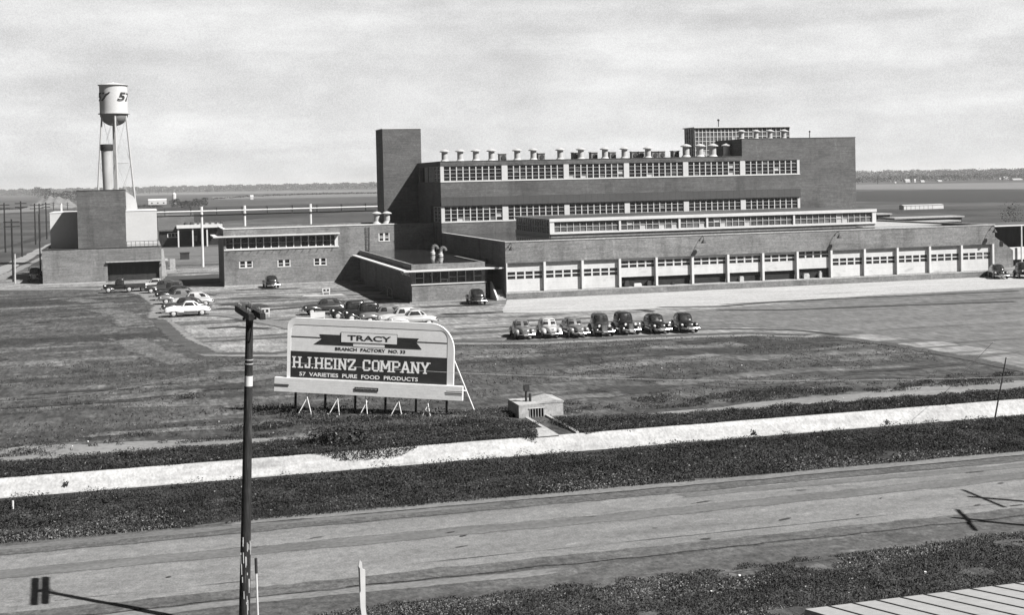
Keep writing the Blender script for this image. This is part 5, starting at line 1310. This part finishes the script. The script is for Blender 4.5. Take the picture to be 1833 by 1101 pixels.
def make_truck(lb, x, y, deg, bedm, stake_=False, s=1.0):
    r = make_car('cab', PAINT['black'], 'pickup_truck'); r['label'] = lb; r['category'] = 'truck'
    r.location = (x, y, .03); r.rotation_euler = (0, 0, R(deg)); r.scale = (s,)*3
    m = MB().box(-3.1, -.7, -.85, .85, .62, .72); m.box(-3.1, -.7, -.88, -.82, .72, 1.08); m.box(-3.1, -.7, .82, .88, .72, 1.08); m.box(-3.13, -3.1, -.88, .88, .62, 1.08)
    if stake_:
        for q in range(5): m.box(-3.0+q*.55, -2.94+q*.55, -.9, -.88, .72, 1.7); m.box(-3.0+q*.55, -2.94+q*.55, .88, .9, .72, 1.7)
        for z in (1.3, 1.6): m.box(-3.1, -.7, -.92, -.9, z, z+.1); m.box(-3.1, -.7, .9, .92, z, z+.1)
    lpart(m, 'bed', bedm, r)
    m = MB().box(-3.14, -.7, -.92, -.87, 1.083, 1.15); m.box(-3.14, -.7, .87, .92, 1.083, 1.15); lpart(m, 'bed_rail', M_metal, r)
    return r
p = gz(219, 524); make_truck('long dark pickup truck with a pale bed rail left of the parked cars', p.x-.3, p.y+.7, 180, PAINT['dark'])
p = gz(57, 505); make_truck('dark stake truck facing the camera in the shade left of the power house', p.x+.3, p.y+2.2, -90, PAINT['black'], True, 1.1)
tr = thing('trailer', 'white box trailer under the annex roof edge at the right', 'trailer', (113.5, 151.5, 0))
m = MB().box(111.5, 118.5, 150.6, 152.6, .9, 2.5); part(m, 'box', M_white, tr)
m = MB()
for q in range(6): m.box(111.9+q*1.2, 111.97+q*1.2, 150.56, 150.597, .95, 2.45)
part(m, 'ribs', M_metal, tr)
for x in (112.6, 116.5, 117.4):
    m = MB().tube((x,150.7,.42), (x,150.95,.42), .42, .42, 14); part(m, 'wheel', M_tyre, tr)
m = MB().box(111.6, 118.4, 150.9, 152.4, .6, .897); part(m, 'chassis', M_dkmetal, tr)

# ------------------------------------------------------------ distant poles along the railway
GP = 'dark poles along the railway at the left'
PF = [(10,452,5,363,'leftmost of the dark line poles along the railway'),(40,460,36,360,'second dark line pole, with a crossarm, along the railway'),(24,505,22,392,'slim dark pole nearest the camera at the left edge'),
      (64,438,61,364,'dark line pole halfway between the left edge and the power house'),(72,432,70,364,'slim dark line pole among the railway poles'),(84,428,82,362,'dark line pole just left of the power house roof'),
      (96,376,97,362,'small dark line pole above the power house roof left part'),(121,376,122,362,'small dark far pole left of the power house tower block')]
for (u, v, ut, vt, lb) in PF:
    b = gz(u, v); t = gy(ut, vt, b.y); s_ = b.y/230; h = t.z
    r = thing('line_pole', lb, 'pole', tuple(b), group=GP)
    part(MB().tube(b, (b.x, b.y, h), .16*s_**.5, .12*s_**.5, 7), 'pole', M_wood, r)
    m = MB()
    for q in (.5, 1.2): m.box(b.x-1.1, b.x+1.1, b.y-.08, b.y+.08, h-q*s_**.3, h-(q-.16)*s_**.3)
    part(m, 'crossarm', M_wood, r)
b = gz(27, 508); t = gy(24, 412, b.y)
solo(MB().tube(b, (b.x+.1, b.y, 4.2), .12, .1, 8), 'yard_post', M_pale_wood, 'stout pale post beside the slim dark pole at the left edge', 'post', origin=tuple(b))
solo(MB().tube((-13.9,194,0), (-13.9,194,9.8), .11, .08, 8), 'line_pole', M_wood, 'slim dark pole right at the left corner of the power house', 'pole', GP, origin=(-13.9,194,0))

# ------------------------------------------------------------ trees
def tree(lb, x, y, h, w, n, m_=None, name='tree', grp=None, dens=1.0):
    r = thing(name, lb, 'tree', (x, y, 0), local=True, group=grp)
    m = MB().tube((0,0,0), (0,0,h*.5), h*.035, h*.022, 7)
    for q in range(4):
        a = rnd.uniform(0, 6.28); m.tube((0,0,h*(.25+.06*q)), (math.cos(a)*w*.35, math.sin(a)*w*.35, h*(.55+.08*q)), h*.016, h*.008, 5)
    lpart(m, 'trunk', M_wood, r)
    k = 9; cs = [(RG.normal()*w*.22, RG.normal()*w*.22, h*(.45+.4*RG.random()), w*RG.uniform(.16, .3)) for _ in range(k)]
    Ps = []
    for (cx, cy, cz, cr) in cs:
        u = RG.normal(size=(n//k, 3)); u /= np.linalg.norm(u, axis=1)[:, None]; u *= (RG.random(n//k)**.35)[:, None]*cr; u[:, 2] *= .8
        Ps.append(u+np.array([cx, cy, cz]))
    C_ = np.concatenate(Ps); Pv, F = leaves(C_, RG.uniform(.02, .045, len(C_))*w, .8)
    o = fastmesh('crown', Pv, F, [m_ or M_tree]); o.parent = r; return r
def px_tree(u, v, hpx, wpx, lb, m_=None, grp='trees on the horizon', n=500):
    p = gz(u, v); s_ = p.y/2340*1.05; tree(lb, p.x, p.y, hpx*s_, wpx*s_, n, m_, grp=grp)
TD = mat('dark_tree_leaves', .02, .9, [((.05,.05,.05), .4)]); TG = mat('grey_tree_leaves', .055, .95, [((.01,.01,.01), .3)])
px_tree(1571, 329, 20, 14, 'darkest round tree on the right horizon near the factory end', TD)
px_tree(1536, 329, 14, 12, 'dark tree right against the factory end wall on the horizon', TD)
px_tree(1632, 326, 14, 17, 'broad dark tree behind the largest white farmhouse', TD)
px_tree(1655, 325, 13, 14, 'dark tree right of the broad one on the right horizon', TD)
px_tree(1745, 322, 9, 9, 'small dark tree standing alone on the right horizon', TD)
px_tree(1710, 322, 12, 20, 'grey wide tree on the right horizon between farm groups', TG)
px_tree(1792, 320, 12, 16, 'grey tree behind the white farm group near the right edge', TG)
px_tree(268, 347, 9, 8, 'left small round tree on the horizon above the white barn', TD)
px_tree(284, 347, 9, 9, 'right small round tree on the horizon above the white barn', TD)
px_tree(300, 346, 8, 8, 'small round tree on the horizon right of the barn trees', TD)
px_tree(372, 345, 6, 9, 'small tree on the horizon beyond the dark bush patch', TD)
def strip(name, pts, hpx, seed, m_, dens=6, dark=None, jit=1.0, hv=.5):
    """a far wood that reads as one mass: leaf clumps along a line of ground points given by photograph position"""
    rg = np.random.default_rng(seed); A_ = []; S_ = []
    for (u0, v0), (u1, v1) in zip(pts[:-1], pts[1:]):
        n = int(abs(u1-u0)*dens)
        for q in range(n):
            t = rg.random(); u = u0+(u1-u0)*t; v = v0+(v1-v0)*t; p = gz(u, v); s_ = p.y/2340*1.05
            hh = hpx*(1-hv+hv*(.5*math.sin(u*.13+seed)+.5*math.sin(u*.37+2*seed)+1)*.6)*rg.random()**.6
            A_.append((p.x+rg.normal()*s_*2*jit, p.y+rg.normal()*s_*10, hh*s_)); S_.append(s_*rg.uniform(.8, 2.0))
    Pv, F = leaves(np.array(A_), np.array(S_), .6); o = fastmesh(name, Pv, F, [m_]); o['kind'] = 'stuff'; return o
strip('far_wood', [(1520,327),(1700,323),(1900,319)], 12, 1, TD, 14)
strip('far_wood', [(1500,321),(1700,317),(1950,313)], 16, 2, TG, 34, hv=.3)
strip('far_wood', [(-30,351),(60,350),(100,349),(240,346),(420,342),(690,337),(1000,330)], 11, 3, TG, 30, hv=.25)
strip('dark_wood', [(60,352),(100,362),(145,360)], 18, 4, TD, 20, hv=.3)
strip('dark_wood', [(-20,352),(30,350),(60,349)], 9, 9, TG, 14)
strip('bush_belt', [(308,372),(330,373),(370,370)], 15, 5, TD, 26, hv=.4)
strip('bush_belt', [(225,372),(290,371)], 4, 6, TD, 10)
strip('hedge_line', [(380,357),(450,352),(560,348),(690,346)], 2.5, 7, TD, 4)
strip('orchard_scrub', [(0,376),(45,374),(110,370)], 3, 8, M_weed, 10)
# pale spoil mound at far left
pm = gz(80, 374); m = MB(); nn = 26
for i in range(nn):
    for j in range(8): m.v.append((pm.x+(i/(nn-1)-.5)*36*1.0, pm.y+j*14, max(0, (math.sin(math.pi*i/(nn-1))**.7)*(j/7)*8.4*(1+.1*math.sin(i*1.3)))))
m.f = [(i*8+j, (i+1)*8+j, (i+1)*8+j+1, i*8+j+1) for i in range(nn-1) for j in range(7)]; m.mi = [0]*len(m.f)
struct(m, 'spoil_mound', mat('pale_earth', .11, .95, [((.05,.05,.2), .3), ((.3,.3,.5), .35)]))
p = gz(1812, 400); bush('bush', 'dark bush in the field beyond the right end of the warehouse roof', p.x, p.y, 3.0, 6.0, 500, m=TD)
# litter: pale stones in the field
stn = [(165,630),(131,687),(139,767),(141,735),(255,790),(22,745),(1735,1),(390,735),(620,740),(700,742)]
rg = np.random.default_rng(9); C_ = []; 
for q in range(330):
    u = rg.uniform(-10, 1840); v = rg.uniform(640, 840) if q < 170 else rg.uniform(960, 1095); p = gz(u, v)
    if (63.6 < p.y < 100 and not (p.x > 48 and p.y > 66)) or (33 < p.y < 38.6 and p.x > 8): C_.append((p.x, p.y, .05 if p.y > 60 else .12))
C_ = np.array(C_); Pv, F = leaves(C_, rg.uniform(.02, .06, len(C_)), .4, 1.6); o = fastmesh('pale_litter', Pv, F, [M_white]); o['kind'] = 'stuff'
# burrow mound: dark hole with pale spoil
p = gz(338, 713); bush('weed', 'dark low clump of growth in the middle of the left field', p.x, p.y, .9, .35, 260, m=TD)
def children_clean():
    for o in list(bpy.data.objects):
        if o.type == 'EMPTY' and not o.children and o.parent is None: bpy.data.objects.remove(o)
children_clean()

# air: a thin even haze round the whole place
hz = MB().box(-9000, 9000, -350, 16000, -3, 36).build('haze', [])
hz['kind'] = 'stuff'
hm = bpy.data.materials.new('haze_air'); hm.use_nodes = True; nt = hm.node_tree; nt.nodes.clear()
ho = nt.nodes.new('ShaderNodeOutputMaterial'); pv = nt.nodes.new('ShaderNodeVolumePrincipled'); pv.inputs['Density'].default_value = .0001
pv.inputs['Color'].default_value = (.9, .9, .9, 1); pv.inputs['Anisotropy'].default_value = .1; nt.links.new(pv.outputs[0], ho.inputs['Volume'])
hz.data.materials.append(hm)
for o in bpy.data.objects:
    if 'label' in o:
        w = o['label'].split()
        if len(w) > 16: print('LONG', o.name, o['label'])
